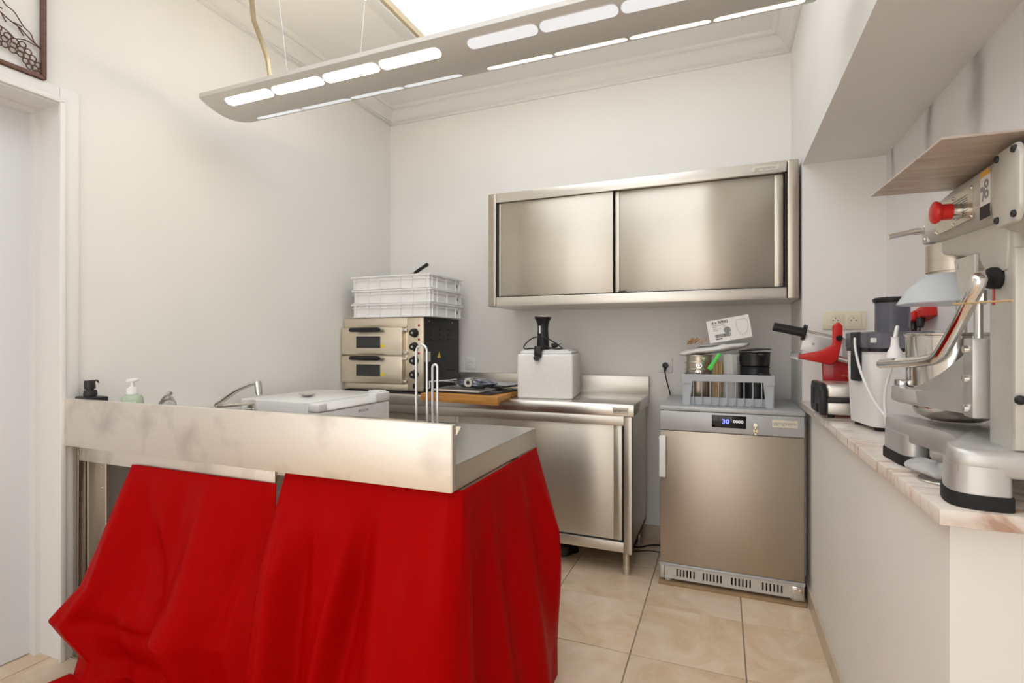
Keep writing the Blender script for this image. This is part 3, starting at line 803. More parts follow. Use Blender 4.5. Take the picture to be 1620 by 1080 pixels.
# red curtains
def interp(tab, t):
    for (a, va), (b_, vb) in zip(tab, tab[1:]):
        if t <= b_:
            k = (t - a) / (b_ - a) if b_ > a else 0
            return tuple(p + (q - p) * k for p, q in zip(va, vb))
    return tab[-1][1]
def curt_left(u, v):
    # v: 0 top .. 1 hem; rows: left x, right x, y, z
    rows = [(0.0, (-1.905, -1.242, 1.183, .752)), (.15, (-1.945, -1.250, 1.172, .64)), (.35, (-1.995, -1.262, 1.150, .47)), (.50, (-2.035, -1.275, 1.120, .345)), (.575, (-2.085, -1.285, 1.085, .275)), (.62, (-2.115, -1.285, 1.066, .235)),
            (.67, (-2.095, -1.290, 1.085, .19)), (.74, (-2.035, -1.295, 1.115, .11)), (.80, (-2.03, -1.30, 1.095, .055)), (.87, (-2.10, -1.31, 1.02, .022)), (1.0, (-2.20, -1.33, .885, .010))]
    xl, xr, y, z = interp(rows, v)
    x = xl + (xr - xl) * u
    env = min(1, v * 3.0)
    pool = max(0, (v - .55) / .45)
    # the bulge over the tuck only shows at the left, the right part falls straighter
    straight = u * u
    if v > .5:
        zz = .752 * (1 - v / .93) if v < .93 else .004
        z = z * (1 - straight) + max(.008, zz) * straight
        y = y * (1 - straight) + (1.12 - .10 * max(0, v - .85) / .15) * straight
    ph = u * 2 * math.pi
    f = .026 * math.sin(ph * 1.7 + 0.6 + v * .8) + .010 * math.sin(ph * 3.6 + 1.0 - v * 1.5) + .0015 * math.sin(ph * 9 + v * 3)
    # long diagonal fold from the upper left towards the right hem
    dg_ = u - (.10 + .62 * v)
    f += -.026 * math.exp(-(dg_ / .05) ** 2) * env + .010 * math.exp(-((u - .04 - .1 * v) / .03) ** 2) * env
    f += -.014 * math.exp(-((u - .93 + .25 * v) / .05) ** 2) * env
    # a sagging horizontal crease above the hem
    f += .022 * math.exp(-((v - .60 - .10 * u) / .035) ** 2) * math.sin(min(1, u * 1.6) * math.pi) * -1
    y -= f * env * (1.0 - .55 * max(0, v - .8) / .2)
    if v > .8:
        z += .014 * pool * (0.6 + .5 * math.sin(ph * 3.3 + v * 9) + .35 * math.sin(ph * 6.1 + 2)) * (1 - .6 * straight)
    return (x, y, max(z, .004))
def curt_right(u, v):
    top = [(0, (-1.203, 1.182)), (.30, (-.93, 1.182)), (.60, (-.655, 1.182)), (.64, (-.622, 1.20)), (.82, (-.622, 1.49)), (1.0, (-.628, 1.792))]
    bot = [(0, (-1.285, 1.120)), (.30, (-.95, 1.070)), (.58, (-.66, 1.050)), (.66, (-.57, 1.12)), (.82, (-.535, 1.45)), (1.0, (-.548, 1.76))]
    tx, ty = interp(top, u); bx, by = interp(bot, u)
    k = v ** .85
    x = tx + (bx - tx) * k; y = ty + (by - ty) * k
    z = .795 * (1 - v) + .008 * v
    # outward normal of the path
    if u < .58: nx, ny = 0, -1
    elif u > .68: nx, ny = 1, 0
    else:
        a = (u - .58) / .10 * math.pi / 2; nx, ny = math.sin(a), -math.cos(a)
    env = min(1, max(0.0, v - .015) * 3.0)
    ph = u * 2 * math.pi
    f = .024 * math.sin(ph * 2.2 + .5 + v * 1.0) + .010 * math.sin(ph * 4.9 + 2.0 - v * 1.6) + .0012 * math.sin(ph * 13 + v * 2)
    f += .020 * math.exp(-((u - .05 - .02 * v) / .03) ** 2) - .016 * math.exp(-((u - .14 + .02 * v) / .03) ** 2)
    f += .020 * math.exp(-((u - .30 + .13 * v) / .03) ** 2) - .016 * math.exp(-((u - .36 + .13 * v) / .03) ** 2)
    f += .018 * math.exp(-((u - .66 - .03 * v) / .02) ** 2)
    f += .020 * math.exp(-((u - .74 - .05 * v) / .02) ** 2) - .012 * math.exp(-((u - .80 - .03 * v) / .02) ** 2)
    f += .030 * math.exp(-((u - .97) / .03) ** 2) * math.sin(min(1, v * 1.15) * math.pi) + .012 * math.exp(-((u - .88) / .025) ** 2)
    # pinched swag below the panel
    sw = u - .16
    f += .016 * math.exp(-(sw / .08) ** 2) * math.exp(-((v - .17) / .08) ** 2)
    f *= 1.35 * env
    return (x + nx * f, y + ny * f, z)
def curtain(name, fn, nu, nv, label):
    o = solo(name, B().grid(fn, nu, nv), 'red_satin', label, 'curtain', sharp=180)
    so = o.modifiers.new('thickness', 'SOLIDIFY'); so.thickness = .0012; so.offset = 0
    return o
curtain('curtain', curt_left, 150, 110, 'red satin curtain under the sink apron, pooling on the floor by the door')
curtain('curtain', curt_right, 220, 90, 'red satin curtain wrapped round the free corner of the sink table')

# soap bottles behind the splash panel
sb = thing('soap_dispenser', 'square black soap dispenser with thin curved spout', 'soap dispenser', (-2.205, 1.224, PZ + .003), -8)
part('bottle_body', B().box(-.048, .048, -.035, .035, 0, .105, .004), 'black_plastic', sb)
pu = part('pump', B().cyl((-.012, 0, .105), (-.012, 0, .112), .020, n=20).cyl((-.012, 0, .110), (-.012, 0, .128), .022, .020, n=20).cyl((-.014, 0, .125), (-.015, 0, .134), .012, n=16).cyl((-.015, 0, .132), (-.018, 0, .165), .018, .017, n=20), 'black_paint', sb)
part('spout', B().tube([(-.012, 0, .155), (.010, 0, .160), (.030, 0, .166), (.045, 0, .166), (.055, 0, .160)], .0032, 8, smooth=4), 'black_paint', pu)
s2 = thing('soap_bottle', 'clear soap bottle with white foam pump and green label', 'soap bottle', (-1.972, 1.225, PZ + .022))
part('bottle_body', B().lathe([(0, 0), (.030, 0), (.034, .004), (.0345, .075), (.033, .088), (.027, .099), (.0185, .103), (.0185, .108)], n=28), 'soap_green', s2)
part('label_band', B().lathe([(.0352, .020), (.0352, .080)], n=24, ang=(180, 345)), 'paper', s2)
part('leaf_print', B().lathe([(.0356, .066), (.0356, .078)], n=6, ang=(300, 330)), 'green_plastic', s2, 'pale green leaf print')
pu = part('pump', B().cyl((0, 0, .104), (0, 0, .124), .019, n=24).cyl((0, 0, .124), (0, 0, .130), .015, .009, n=20).cyl((0, 0, .128), (0, 0, .150), .0065, n=14), 'white_plastic', s2)
part('pump_head', B().loft([[(-.024, -.008, .150), (-.024, .008, .150), (-.024, .008, .152), (-.024, -.008, .152)], [(-.008, -.012, .147), (-.008, .012, .147), (-.008, .012, .158), (-.008, -.012, .158)], [(.012, -.010, .150), (.012, .010, .150), (.012, .010, .161), (.012, -.010, .161)], [(.034, -.005, .155), (.034, .005, .155), (.034, .005, .160), (.034, -.005, .160)]]), 'white_plastic', pu)
s3 = thing('flip_bottle', 'small upside-down clear bottle with bent cap behind the splash panel', 'bottle', (-1.80, 1.235, PZ + .016))
part('bottle_body', B().lathe([(0, 0), (.024, 0), (.028, .004), (.028, .070), (.026, .085), (.018, .100), (.008, .112), (.006, .118)], n=24), 'clear_plastic', s3)
part('cap', B().tube([(-.012, 0, .100), (.0, 0, .112), (.010, 0, .118), (.018, 0, .118)], [.009, .009, .008, .006], 12), 'silver', s3)

# wire stand with two loops
ws = thing('wire_holder', 'upright galvanised wire holder with a tall and a short loop', 'wire holder', (-.79, 1.30, PZ + .0005))
part('base_plate', B().box(-.055, .055, -.035, .035, 0, .004, .001, 1), 'wire_zinc', ws)
def loop(xa, xb, ztop, y):
    r = (xb - xa) / 2; pts = [(xa, y, .003)]
    for i in range(13):
        a = R(180 - 180 * i / 12); pts.append(((xa + xb) / 2 + r * math.cos(a), y, ztop - r + r * math.sin(a)))
    pts.append((xb, y, .003))
    return B().tube(pts, .0036, 10)
part('wire_loop', loop(-.036, 0.0, .304, 0), 'wire_zinc', ws)
part('wire_loop', loop(.018, .034, .248, 0.0), 'wire_zinc', ws)
solo('parchment', B().prism([(-.07, -.10), (.06, -.075), (.045, .10), (-.085, .075)], 'z', 0, .0012), 'cream_paper', 'sheet of cream baking paper on the sink table', 'paper', (-.905, 1.60, PZ + .0005), 18)

# ------------------------------------------------------------------ white freezer between table and worktop
wf_ = thing('white_freezer', 'low white freezer behind the sink table with moulded top grip', 'freezer', (-1.945, 2.14, 0.0))
part('freezer_body', B().box(-.245, .178, -.275, .275, .02, .90, .006, 3), 'white_enamel', wf_)
dd = part('freezer_door', B().box(.182, .236, -.275, .275, .06, .852, .005, 3), 'white_enamel', wf_)
part('door_cap', B().box(.182, .240, -.275, -.215, .854, .895, .008, 3).box(.182, .240, .150, .275, .854, .905, .008, 3).box(.182, .200, -.215, .150, .854, .893, .004).prism([(.198, .854), (.238, .854), (.238, .862), (.205, .890), (.198, .890)], 'y', -.215, .150, .002), 'white_plastic', dd)
lettering('brand_lettering', '/PSOLON', .020, face_right(.2365, .05, .826), 'grey_ink', dd, .080)
part('hinge_cover', B().box(.150, .225, .20, .262, .900, .913, .004), 'white_plastic', wf_)
for x in (-.2, .15):
    for y in (-.23, .23): part('foot', B().cyl((x, y, 0), (x, y, .022), .018, n=14), 'black_plastic', wf_)
solo('small_dish', B().lathe([(0, .002), (.020, .002), (.038, .011), (.041, .013), (.041, .015), (.036, .013), (.020, .005), (0, .005)], n=32), 'silver', 'small shallow metal dish on the white freezer', 'dish', (-1.945, 2.05, .9005))

# ------------------------------------------------------------------ pizza oven
solo('black_mat', B().box(-.31, .33, -.26, .24, 0, .006, .001, 1), 'rubber', 'black mat under the pizza oven', 'mat', (-1.945, 2.93, CZ + .0005))
ov = thing('pizza_oven', 'double deck pizza oven with two beige steel doors and black side', 'oven', (-1.963, 2.70, CZ + .007))
OW, OH, OD = .295, .457, .46
part('oven_shell', B().box(-OW, OW - .004, .012, OD, .016, OH - .004, .003), 'oven_steel', ov)
sp_ = part('side_panel', B().box(OW - .004, OW, .012, OD, .004, OH, .002), 'black_paint', ov)
for zz in (.375, .345, .315, .145, .115):
    for yy in (.08, .19, .30):
        part('louvre', B().prism([(yy, zz), (yy + .075, zz), (yy + .070, zz + .010), (yy + .005, zz + .010)], 'x', OW, OW + .005, .001, 1), 'black_paint', sp_)
part('screw', B().ball((OW, .07, OH - .025), .005, 10).ball((OW, .36, OH - .025), .005, 10), 'chrome', sp_)
part('rating_plate', B().box(OW, OW + .001, .018, .085, .185, .245), 'badge', sp_)
part('warning_sticker', B().prism([(.17, .205), (.21, .205), (.19, .245)], 'x', OW, OW + .001), 'yellow_sticker', sp_)
part('top_strip', B().box(-OW, OW - .112, 0, .014, .395, OH - .002, .002), 'oven_steel', ov)
part('control_panel', B().box(OW - .110, OW, 0, .014, .004, OH - .002, .002), 'oven_steel', ov)
part('base_strip', B().box(-OW, OW - .112, .002, .014, .004, .045, .002), 'oven_steel', ov)
for z0, z1 in ((.050, .218), (.226, .394)):
    od = part('oven_door', B().box(-OW - .002, OW - .135, -.022, .010, z0, z1, .003), 'oven_steel', ov)
    wz0 = z0 + .045; wz1 = wz1 = z0 + .110
    part('door_window', B().box(-.175, -.005, -.0232, -.020, wz0, wz1), 'dark_glass', od)
    part('window_bezel', B().box(-.180, 0, -.0245, -.021, wz1, wz1 + .004).box(-.180, 0, -.0245, -.021, wz0 - .004, wz0).box(-.180, -.175, -.0245, -.021, wz0, wz1).box(-.005, 0, -.0245, -.021, wz0, wz1), 'black_paint', od)
    hd = part('door_handle', B().tube([(-.200, -.050, z1 - .014), (-.19, -.056, z1 - .014), (-.10, -.058, z1 - .013), (.0, -.056, z1 - .013), (.01, -.050, z1 - .013)], [.010, .014, .014, .014, .010], 14, smooth=3), 'black_plastic', od)
    part('handle_post', B().cyl((-.165, -.05, z1 - .014), (-.165, -.02, z1 - .014), .009, n=12).cyl((-.025, -.05, z1 - .014), (-.025, -.02, z1 - .014), .009, n=12), 'black_plastic', hd)
    part('warning_sticker', B().prism([(.004, z0 + .044), (.032, z0 + .044), (.032, z0 + .058), (.018, z0 + .070), (.004, z0 + .058)], 'y', -.0228, -.0218), 'yellow_sticker', od)
    part('hinge', B().box(OW - .135, OW - .113, -.016, .006, z0 + .004, z0 + .022, .003).box(OW - .135, OW - .113, -.016, .006, z1 - .024, z1 - .006, .003), 'chrome', od)
for z in (.360, .276, .192, .108):
    kn = part('knob', B().lathe([(0, -.030), (.020, -.030), (.023, -.022), (.024, -.006), (.028, -.001), (.028, .001), (0, .001)], (OW - .060, 0, z), 28, 'y'), 'black_plastic', ov)
    part('knob_mark', B().lathe([(0, -.0305), (.007, -.0305), (.007, -.029)], (OW - .060, 0, z), 14, 'y'), 'badge', kn)
for z in (.405, .321, .237):
    part('indicator_lamp', B().lathe([(0, -.006), (.005, -.005), (.0075, -.001), (.0075, .001), (0, .001)], (OW - .030, 0, z), 16, 'y'), 'red_lamp', ov)
part('rocker_switch', B().box(OW - .072, OW - .048, -.004, .002, .022, .052, .002), 'black_plastic', ov)
for x in (-.25, .25):
    for y in (.05, .40): part('foot', B().cyl((x, y, 0), (x, y, .018), .014, n=14), 'rubber', ov)

# dough trays on the oven
dt = thing('dough_tray', 'white plastic dough tray, lowest of the stack on the oven', 'tray', (-1.895, 2.89, 1.3295), 0, 'dough trays on the oven')
TW, TD, TH = .287, .207, .086
def tub(z0, z1):
    b = B(); t = .004
    b.box(-TW + .010, TW - .010, -TD + .010, TD - .010, z0, z0 + .004)
    for (a, e, c_, d_) in ((-TW + .008, TW - .008, -TD + .008, -TD + .012), (-TW + .008, TW - .008, TD - .012, TD - .008), (-TW + .008, -TW + .012, -TD + .012, TD - .012), (TW - .012, TW - .008, -TD + .012, TD - .012)):
        b.box(a, e, c_, d_, z0, z1)
    return b
part('tub', tub(0, TH - .004), 'tray_plastic', dt)
rm = B()
for zz, ex in ((TH - .010, .004), (TH - .030, -.001), (0.001, .001)):
    for (a, e, c_, d_) in ((-TW - ex, TW + ex, -TD - ex, -TD + .010), (-TW - ex, TW + ex, TD - .010, TD + ex), (-TW - ex, -TW + .010, -TD + .010, TD - .010), (TW - .010, TW + ex, -TD + .010, TD - .010)):
        rm.box(a, e, c_, d_, zz, zz + (.009 if zz > .07 else .004))
part('rim', rm, 'tray_plastic', dt)
for x in (-.255, -.16, -.075, .075, .16, .255):
    for y in (-1, 1):
        part('rib', B().box(x - .002, x + .002, min(y * (TD - .011), y * TD), max(y * (TD - .011), y * TD), .002, TH - .010), 'tray_plastic', dt)
for y in (-.175, -.12, .0, .12, .175):
    for x in (-1, 1):
        part('rib', B().box(min(x * (TW - .011), x * TW), max(x * (TW - .011), x * TW), y - .002, y + .002, .002, TH - .010), 'tray_plastic', dt)
part('maker_mark', B().box(TW - .008, TW - .0075, .135, .155, .030, .048), 'grey_ink', dt)
d2_ = copy_tree(dt); d2_.location = (-1.893, 2.892, 1.3295 + .0865); d2_['label'] = 'white plastic dough tray, middle of the stack on the oven'
d3_ = copy_tree(dt); d3_.location = (-1.897, 2.889, 1.3295 + .173); d3_['label'] = 'white plastic dough tray, topmost of the stack on the oven'
sr = thing('dough_scraper', 'steel scraper with black handle sticking out of the top dough tray', 'scraper', (-1.87, 3.0, 1.5070), 0)
Ms = Matrix.Rotation(R(-28), 4, 'Y')
part('blade', B(Matrix.Translation((0, 0, .160)) @ Ms).box(-.30, -.055, -.035, .035, -.0008, .0008), 'steel_tool', sr)
part('handle', B(Matrix.Translation((0, 0, .160)) @ Ms).loft([[(x, y, z) for y, z in [(r * math.cos(R(a)) * 1.2, r * math.sin(R(a))) for a in range(0, 360, 30)]] for x, r in ((-.060, .005), (-.052, .010), (-.02, .0115), (.02, .0105), (.045, .012), (.058, .0115), (.062, .007))]), 'black_plastic', sr)

# ------------------------------------------------------------------ things on the worktop
cbd = thing('cutting_board', 'orange-brown wooden board hanging over the worktop edge', 'board', (-1.27, 2.70, CZ + .001), -7)
part('board', B().prism([(-.245, -.24), (.245, -.24), (.175, .02), (.165, .20), (-.245, .20)], 'z', 0, .030, .004), 'board_wood', cbd)
part('batten', B().box(-.245, .249, -.258, -.2405, -.012, .030, .003), 'board_wood', cbd)
pz = CZ + .0315
solo('dark_folder', B().box(-.20, .185, -.15, .17, 0, .010, .002), 'dark_folder', 'black folder lying lowest in the pile on the wooden board', 'folder', (-1.29, 2.665, pz), -8)
mg = thing('magazine', 'glossy magazine in the pile on the wooden board', 'magazine', (-1.33, 2.655, pz + .0105), -4)
part('pages', B().box(-.165, .135, -.135, .145, 0, .009), 'paper', mg)
part('cover', B().box(-.166, .136, -.136, .146, .009, .0102), 'magazine', mg)
wr = thing('white_wire_rack', 'white bent wire rack end beside the oven', 'wire rack', (-1.535, 2.55, pz + .0215))
part('wire', B().tube([(-.01, -.02, .003), (.02, -.03, .003), (.02, -.03, .035), (.03, -.03, .040), (.10, .05, .042), (.10, .14, .040), (.10, .15, .003)], .0032, 8, smooth=3), 'white_plastic', wr)
solo('slate_tablet', B().box(-.13, .13, -.10, .10, 0, .008, .003), 'dark_folder', 'dark flat tablet on top of the magazine pile', 'tablet', (-1.24, 2.80, pz + .0225), -18)
solo('slate_tablet', B().box(-.13, .13, -.10, .10, 0, .008, .003), 'grey_panel', 'grey flat tablet lying on the dark tablet', 'tablet', (-1.23, 2.81, pz + .031), -10)
bg_ = thing('wrapped_pack', 'crumpled shiny blue foil pack with a coil of silver tape', 'foil pack', (-1.27, 2.595, pz + .0300), -8)
def crumple(u, v):
    a = 2 * math.pi * u; s_ = math.sin(math.pi * v)
    r = 1 + .10 * math.sin(5 * a + 4 * v) + .08 * math.sin(9 * a - 11 * v) + .07 * math.sin(17 * v + 2 * a)
    x = (v - .5) * .30
    return (x, .060 * r * s_ ** .7 * math.cos(a), .026 + .027 * r * s_ ** .7 * math.sin(a))
part('foil', B().grid(crumple, 48, 40, True), 'foil_blue', bg_, sharp=60)
part('foil_end', B().prism([(-.205, -.012), (-.13, -.020), (-.13, .020), (-.195, .014)], 'z', .024, .028), 'silver', bg_)
part('tape_coil', B().lathe([(.012, -.012), (.026, -.012), (.026, .012), (.012, .012)], (.0, -.056, .030), 28, 'y', closed=True), 'silver', bg_)
part('cord', B().tube([(-.05, -.06, .006), (.03, -.075, .004), (.07, -.09, .0035), (.12, -.085, .004)], .003, 6, smooth=4), 'black_plastic', bg_)

# polystyrene box and immersion heater
pb = thing('polystyrene_box', 'white polystyrene box with lid on the steel worktop', 'box', (-.925, 2.885, CZ + .001), 8)
part('box_body', B().box(-.155, .155, -.185, .185, 0, .245, .012, 3), 'foam', pb)
part('lid', B().box(-.140, .145, -.172, .172, .2451, .262, .006, 2), 'foam', pb)
part('lid_edge', B().box(-.125, .13, -.16, .16, .2621, .268, .003, 2), 'foam', pb)
iz = CZ + .2705
ih = thing('immersion_heater', 'black immersion circulator with flared top standing on the polystyrene box', 'sous vide stick', (-.935, 2.78, iz), 6)
prof_ = [(.034, 0), (.034, .035), (.033, .06), (.030, .11), (.031, .135), (.036, .155), (.045, .172), (.049, .180), (.049, .184), (.040, .186), (0, .187)]
part('stick_body', B().lathe([(0, 0)] + prof_, n=32), 'black_plastic', ih)
part('top_ring', B().lathe([(.049, .181), (.0505, .184), (.047, .1875), (.040, .188)], n=32), 'silver', ih)
part('label_plate', B().lathe([(.0318, .090), (.0318, .132)], n=4, ang=(238, 258)), 'paper', ih)
cl = part('clamp', B().box(-.030, .022, -.075, -.030, -.003, .018, .005).box(-.030, .012, -.094, -.072, -.045, .020, .006), 'black_plastic', ih)
part('clamp_knob', B().lathe([(0, -.030), (.014, -.030), (.017, -.024), (.017, -.004), (.010, 0), (0, 0)], (-.012, -.090, -.045), 10, 'y'), 'black_plastic', cl)
cord = [(-.012, -.034, .085), (-.010, -.046, .055), (.02, -.052, .022), (.07, -.05, .006), (.11, -.03, .005), (.10, .02, .012), (.04, -.060, .060), (-.03, -.062, .068), (-.085, -.05, .035), (-.10, -.03, .005), (-.06, .03, .004), (.04, .05, .006), (.07, .0, .02)]
pc = part('power_cord', B().tube(cord, .0034, 8, smooth=7), 'black_plastic', ih)
part('plug', B().cyl((.055, -.020, .018), (.085, -.010, .026), .016, .013, n=16).cyl((.085, -.015, .026), (.106, -.010, .032), .0022, n=8).cyl((.085, -.003, .026), (.106, .002, .032), .0022, n=8), 'black_plastic', pc)

# ------------------------------------------------------------------ sockets
def socket(name, label, loc, m, rows=1, plug=False):
    s_ = thing(name, label, 'socket', loc)
    n = rows
    part('cover_plate', B().box(-.041 * n - .003 * (n > 1), .041 * n + .003 * (n > 1), -.008, 0, -.042, .042, .003), m, s_)
    for k in range(n):
        x = (k - (n - 1) / 2) * .071
        i_ = part('insert', B().box(x - .031, x + .031, -.010, -.0075, -.031, .031, .002), m, s_)
        if not plug:
            part('well', B().lathe([(.0205, -.0102), (.019, -.0102), (.0175, -.0080), (.0, -.0078)], (x, 0, 0), 28, 'y'), 'grey_plastic' if m == 'socket_white' else 'cream_well', i_)
            part('contact', B().cyl((x - .0095, -.0105, 0), (x - .0095, -.0079, 0), .0028, n=10).cyl((x + .0095, -.0105, 0), (x + .0095, -.0079, 0), .0028, n=10).cyl((x, -.013, .010), (x, -.0079, .010), .0024, n=10), 'socket_hole', i_)
    return s_
socket('wall_socket', 'white wall socket beside the pizza oven', (-1.605, YB - .0005, 1.032), 'socket_white')
socket('wall_socket', 'white wall socket with a black plug beside the steel fridge', (-.312, YB - .0005, 1.038), 'socket_white', plug=True)
socket('double_socket', 'cream double wall socket above the toaster', (.521, YN - .0005, 1.277), 'socket_cream', rows=2)
pk = thing('power_plug', 'black plug and cord of the steel fridge in the wall socket', 'plug', (-.312, YB - .0105, 1.038))
part('plug_body', B().cyl((0, 0, 0), (0, -.022, 0), .0185, .017, n=24).cyl((0, -.018, -.01), (0, -.028, -.035), .010, .006, n=14), 'black_plastic', pk)
part('power_cord', B().tube([(0, -.028, -.033), (.004, -.030, -.06), (.015, -.030, -.11), (.028, -.03, -.16), (.034, -.025, -.25), (.034, -.02, -.5)], .0034, 8, smooth=5), 'black_plastic', pk)

# ------------------------------------------------------------------ dish basket and its contents
bk = thing('dish_basket', 'grey plastic dishwasher basket on top of the steel fridge', 'basket', (.022, 2.69, .8685))
BW, BD, BH = .203, .385, .152
for y0 in (0, BD):
    s_ = 1 if y0 == 0 else -1
    def yb(a, b_): return sorted((y0 + s_ * a, y0 + s_ * b_))
    fr_ = B()
    for sg in (-1, 1):
        fr_.prism([(sg * BW, .108), (sg * (BW - .045), .108), (sg * (BW - .034), 0), (sg * (BW - .006), 0)], 'y', *yb(.004, .012))
        fr_.prism([(sg * (BW + .002), BH), (sg * (BW - .045), BH), (sg * (BW - .045), .106), (sg * (BW + .002), .106)], 'y', *yb(0, .010))
    fr_.box(-BW + .044, BW - .044, *yb(0, .010), .118, BH, .001, 1)
    fr_.box(-BW + .035, BW - .035, *yb(.016, .020), 0, .040)
    part('end_wall', fr_, 'grey_plastic', bk)
    for k in range(9):
        x = -BW + .052 + k * (2 * BW - .104) / 8
        part('slat', B().box(x - .0018, x + .0018, *yb(.001, .017), .002, .120), 'grey_plastic', bk)
for sg in (-1, 1):
    a, e = sorted((sg * BW, sg * (BW - .008)))
    fr_ = B().box(a, e, .010, BD - .010, .110, BH).box(a, e, .010, BD - .010, 0, .040).box(a, e, .010, .05, .04, .11).box(a, e, BD - .05, BD - .010, .04, .11)
    part('side_wall', fr_, 'grey_plastic', bk)
    for k in range(8):
        y = .07 + k * (BD - .14) / 7
        part('slat', B().box(a, e, y - .0018, y + .0018, .040, .112), 'grey_plastic', bk)
gr = B()
for k in range(11): gr.box(-BW + .008, BW - .008, .012 + k * .036, .016 + k * .036, .002, .010)
for k in range(11): gr.box(-BW + .010 + k * .0375, -BW + .014 + k * .0375, .012, BD - .012, .003, .009)
part('floor_grid', gr, 'grey_plastic', bk)

bz = .8685 + .0105
pan = thing('springform_pan', 'steel springform pan with round clip, lowest of the stack in the basket', 'pan', (-.110, 2.81, bz), 0, 'springform pans in the basket')
def ring_pan(h, r0, r1): return B().lathe([(0, 0), (r0, 0), (r0 + .001, .002), (r1, h - .008), (r1 + .004, h - .007), (r1 + .0045, h - .002), (r1 + .003, h), (r1 - .001, h), (r0 - .002, .004), (0, .003)], n=36)
part('pan_wall', ring_pan(.165, .055, .062), 'tapered_steel', pan)
part('clip_knob', B().lathe([(0, -.014), (.007, -.013), (.010, -.008), (.010, -.002), (.006, 0), (0, 0)], (0.0, -.0605, .147), 16, 'y').lathe([(.006, -.003), (.0135, -.003), (.0135, 0), (.006, 0)], (0.0, -.0605, .147), 18, 'y', closed=True), 'chrome', pan)
for k, (dz, lb, kx) in enumerate(((.034, 'steel springform pan with round clip, middle of the stack in the basket', 4), (.068, 'steel springform pan with round clip, topmost of the stack in the basket', 28))):
    c_ = copy_tree(pan); c_.location = (-.110 + .001 * k, 2.811, bz + dz); c_['label'] = lb; c_.rotation_euler = (0, 0, R(kx))
sk = thing('skewer_bundle', 'bundle of bamboo skewers standing in the grey basket', 'skewers', (-.022, 2.775, bz))
for k in range(19):
    a = k * 2.4; r = .0046 * math.sqrt(k)
    x, y = r * math.cos(a), r * math.sin(a)
    part('skewer', B().cyl((x, y, 0), (x * 1.15 + .004, y * 1.15, .205 + .012 * math.sin(k * 3.7)), .0022, n=6), 'bamboo', sk)
cs = thing('cup_sleeve', 'sleeve of clear plastic cups standing in the grey basket', 'cup sleeve', (.040, 2.79, bz))
for k in range(8):
    z = .010 + k * .0195
    part('cup', B().lathe([(.0, z), (.031, z), (.0355, z + .078), (.0375, z + .080), (.0375, z + .083), (.0345, z + .083), (.030, z + .003), (0, z + .003)], n=28), 'milky_film', cs)
part('sleeve_film', B().grid(lambda u, v: ((.0395 + .0012 * math.sin(22 * math.pi * u + 5 * v)) * math.cos(2 * math.pi * u), (.0395 + .0012 * math.sin(22 * math.pi * u + 5 * v)) * math.sin(2 * math.pi * u), .238 * v), 66, 14, True), 'clear_film', cs, sharp=180)
for k, (z, h, r, lb) in enumerate(((0, .178, .066, 'black enamel pot, lowest of the black pots in the basket'), (.180, .070, .069, 'black enamel pot, upper of the black pots in the basket'))):
    bp_ = thing('black_pot', lb, 'pot', (.148, 2.80, bz + z), 0, 'black pots in the basket')
    part('pot_body', B().lathe([(0, 0), (r - .006, 0), (r - .002, .005), (r, h - .006), (r + .004, h - .003), (r + .003, h), (r - .002, h), (r - .006, .006), (0, .004)], n=40), 'black_plastic', bp_)
    part('pot_handle', B().tube([(.012, -r + .001, h * .80), (.014, -r - .016, h * .82), (.034, -r - .020, h * .82), (.048, -r - .010, h * .80), (.050, -r + .020, h * .80)], .006, 10, smooth=5), 'black_plastic', bp_)
ld = thing('pot_lid', 'black pot lid lying askew on the upper black pot', 'lid', (.150, 2.80, bz + .2515))
part('lid_disc', B(Matrix.Rotation(R(-4), 4, 'Y')).lathe([(0, .006), (.060, .005), (.073, .006), (.074, .009), (.060, .011), (.02, .016), (0, .017)], n=40), 'black_plastic', ld)
pl = thing('bagged_plates', 'white plates in a plastic bag across the pans in the basket', 'plates', (-.075, 2.84, bz + .236), 0)
part('bag', B(Matrix.Rotation(R(-9), 4, 'Y')).grid(lambda u, v: ((.168 * math.sin(math.pi * v) ** .7 + .006 * math.sin(9 * 2 * math.pi * u)) * math.cos(2 * math.pi * u) + .040, (.095 * math.sin(math.pi * v) ** .7 + .004 * math.sin(9 * 2 * math.pi * u)) * math.sin(2 * math.pi * u), .020 - .019 * math.cos(math.pi * v) + .0015 * math.sin(40 * u)), 60, 16, True), 'milky_film', pl, sharp=180)
part('plate', B(Matrix.Translation((.02, 0, .0405)) @ Matrix.Rotation(R(-5), 4, 'Y')).lathe([(0, 0), (.050, 0), (.078, .006), (.079, .008), (.05, .003), (0, .003)], n=36), 'white_enamel', pl)
fk = thing('wooden_forks', 'bunch of small wooden picks on the bagged plates', 'wooden picks', (-.115, 2.84, bz + .296))
for k in range(26):
    x0 = random.uniform(-.045, .030); y0 = random.uniform(-.03, .03); a = random.uniform(-.5, .5); z0 = random.uniform(0, .012)
    part('pick', B(Matrix.Translation((x0, y0, z0)) @ Matrix.Rotation(a, 4, 'Z') @ Matrix.Rotation(random.uniform(-1.0, -.1), 4, 'Y')).box(-.018, .020, -.0032, .0032, -.0015, .0015), 'twig', fk)
solo('green_peg', B(Matrix.Rotation(R(-58), 4, 'Y')).box(-.045, .045, -.008, .008, -.0085, .0085, .004).box(-.048, -.020, -.009, .009, -.012, .010, .004), 'green_plastic', 'bright green plastic clip between pans and skewers', 'clip', (-.034, 2.715, bz + .205))
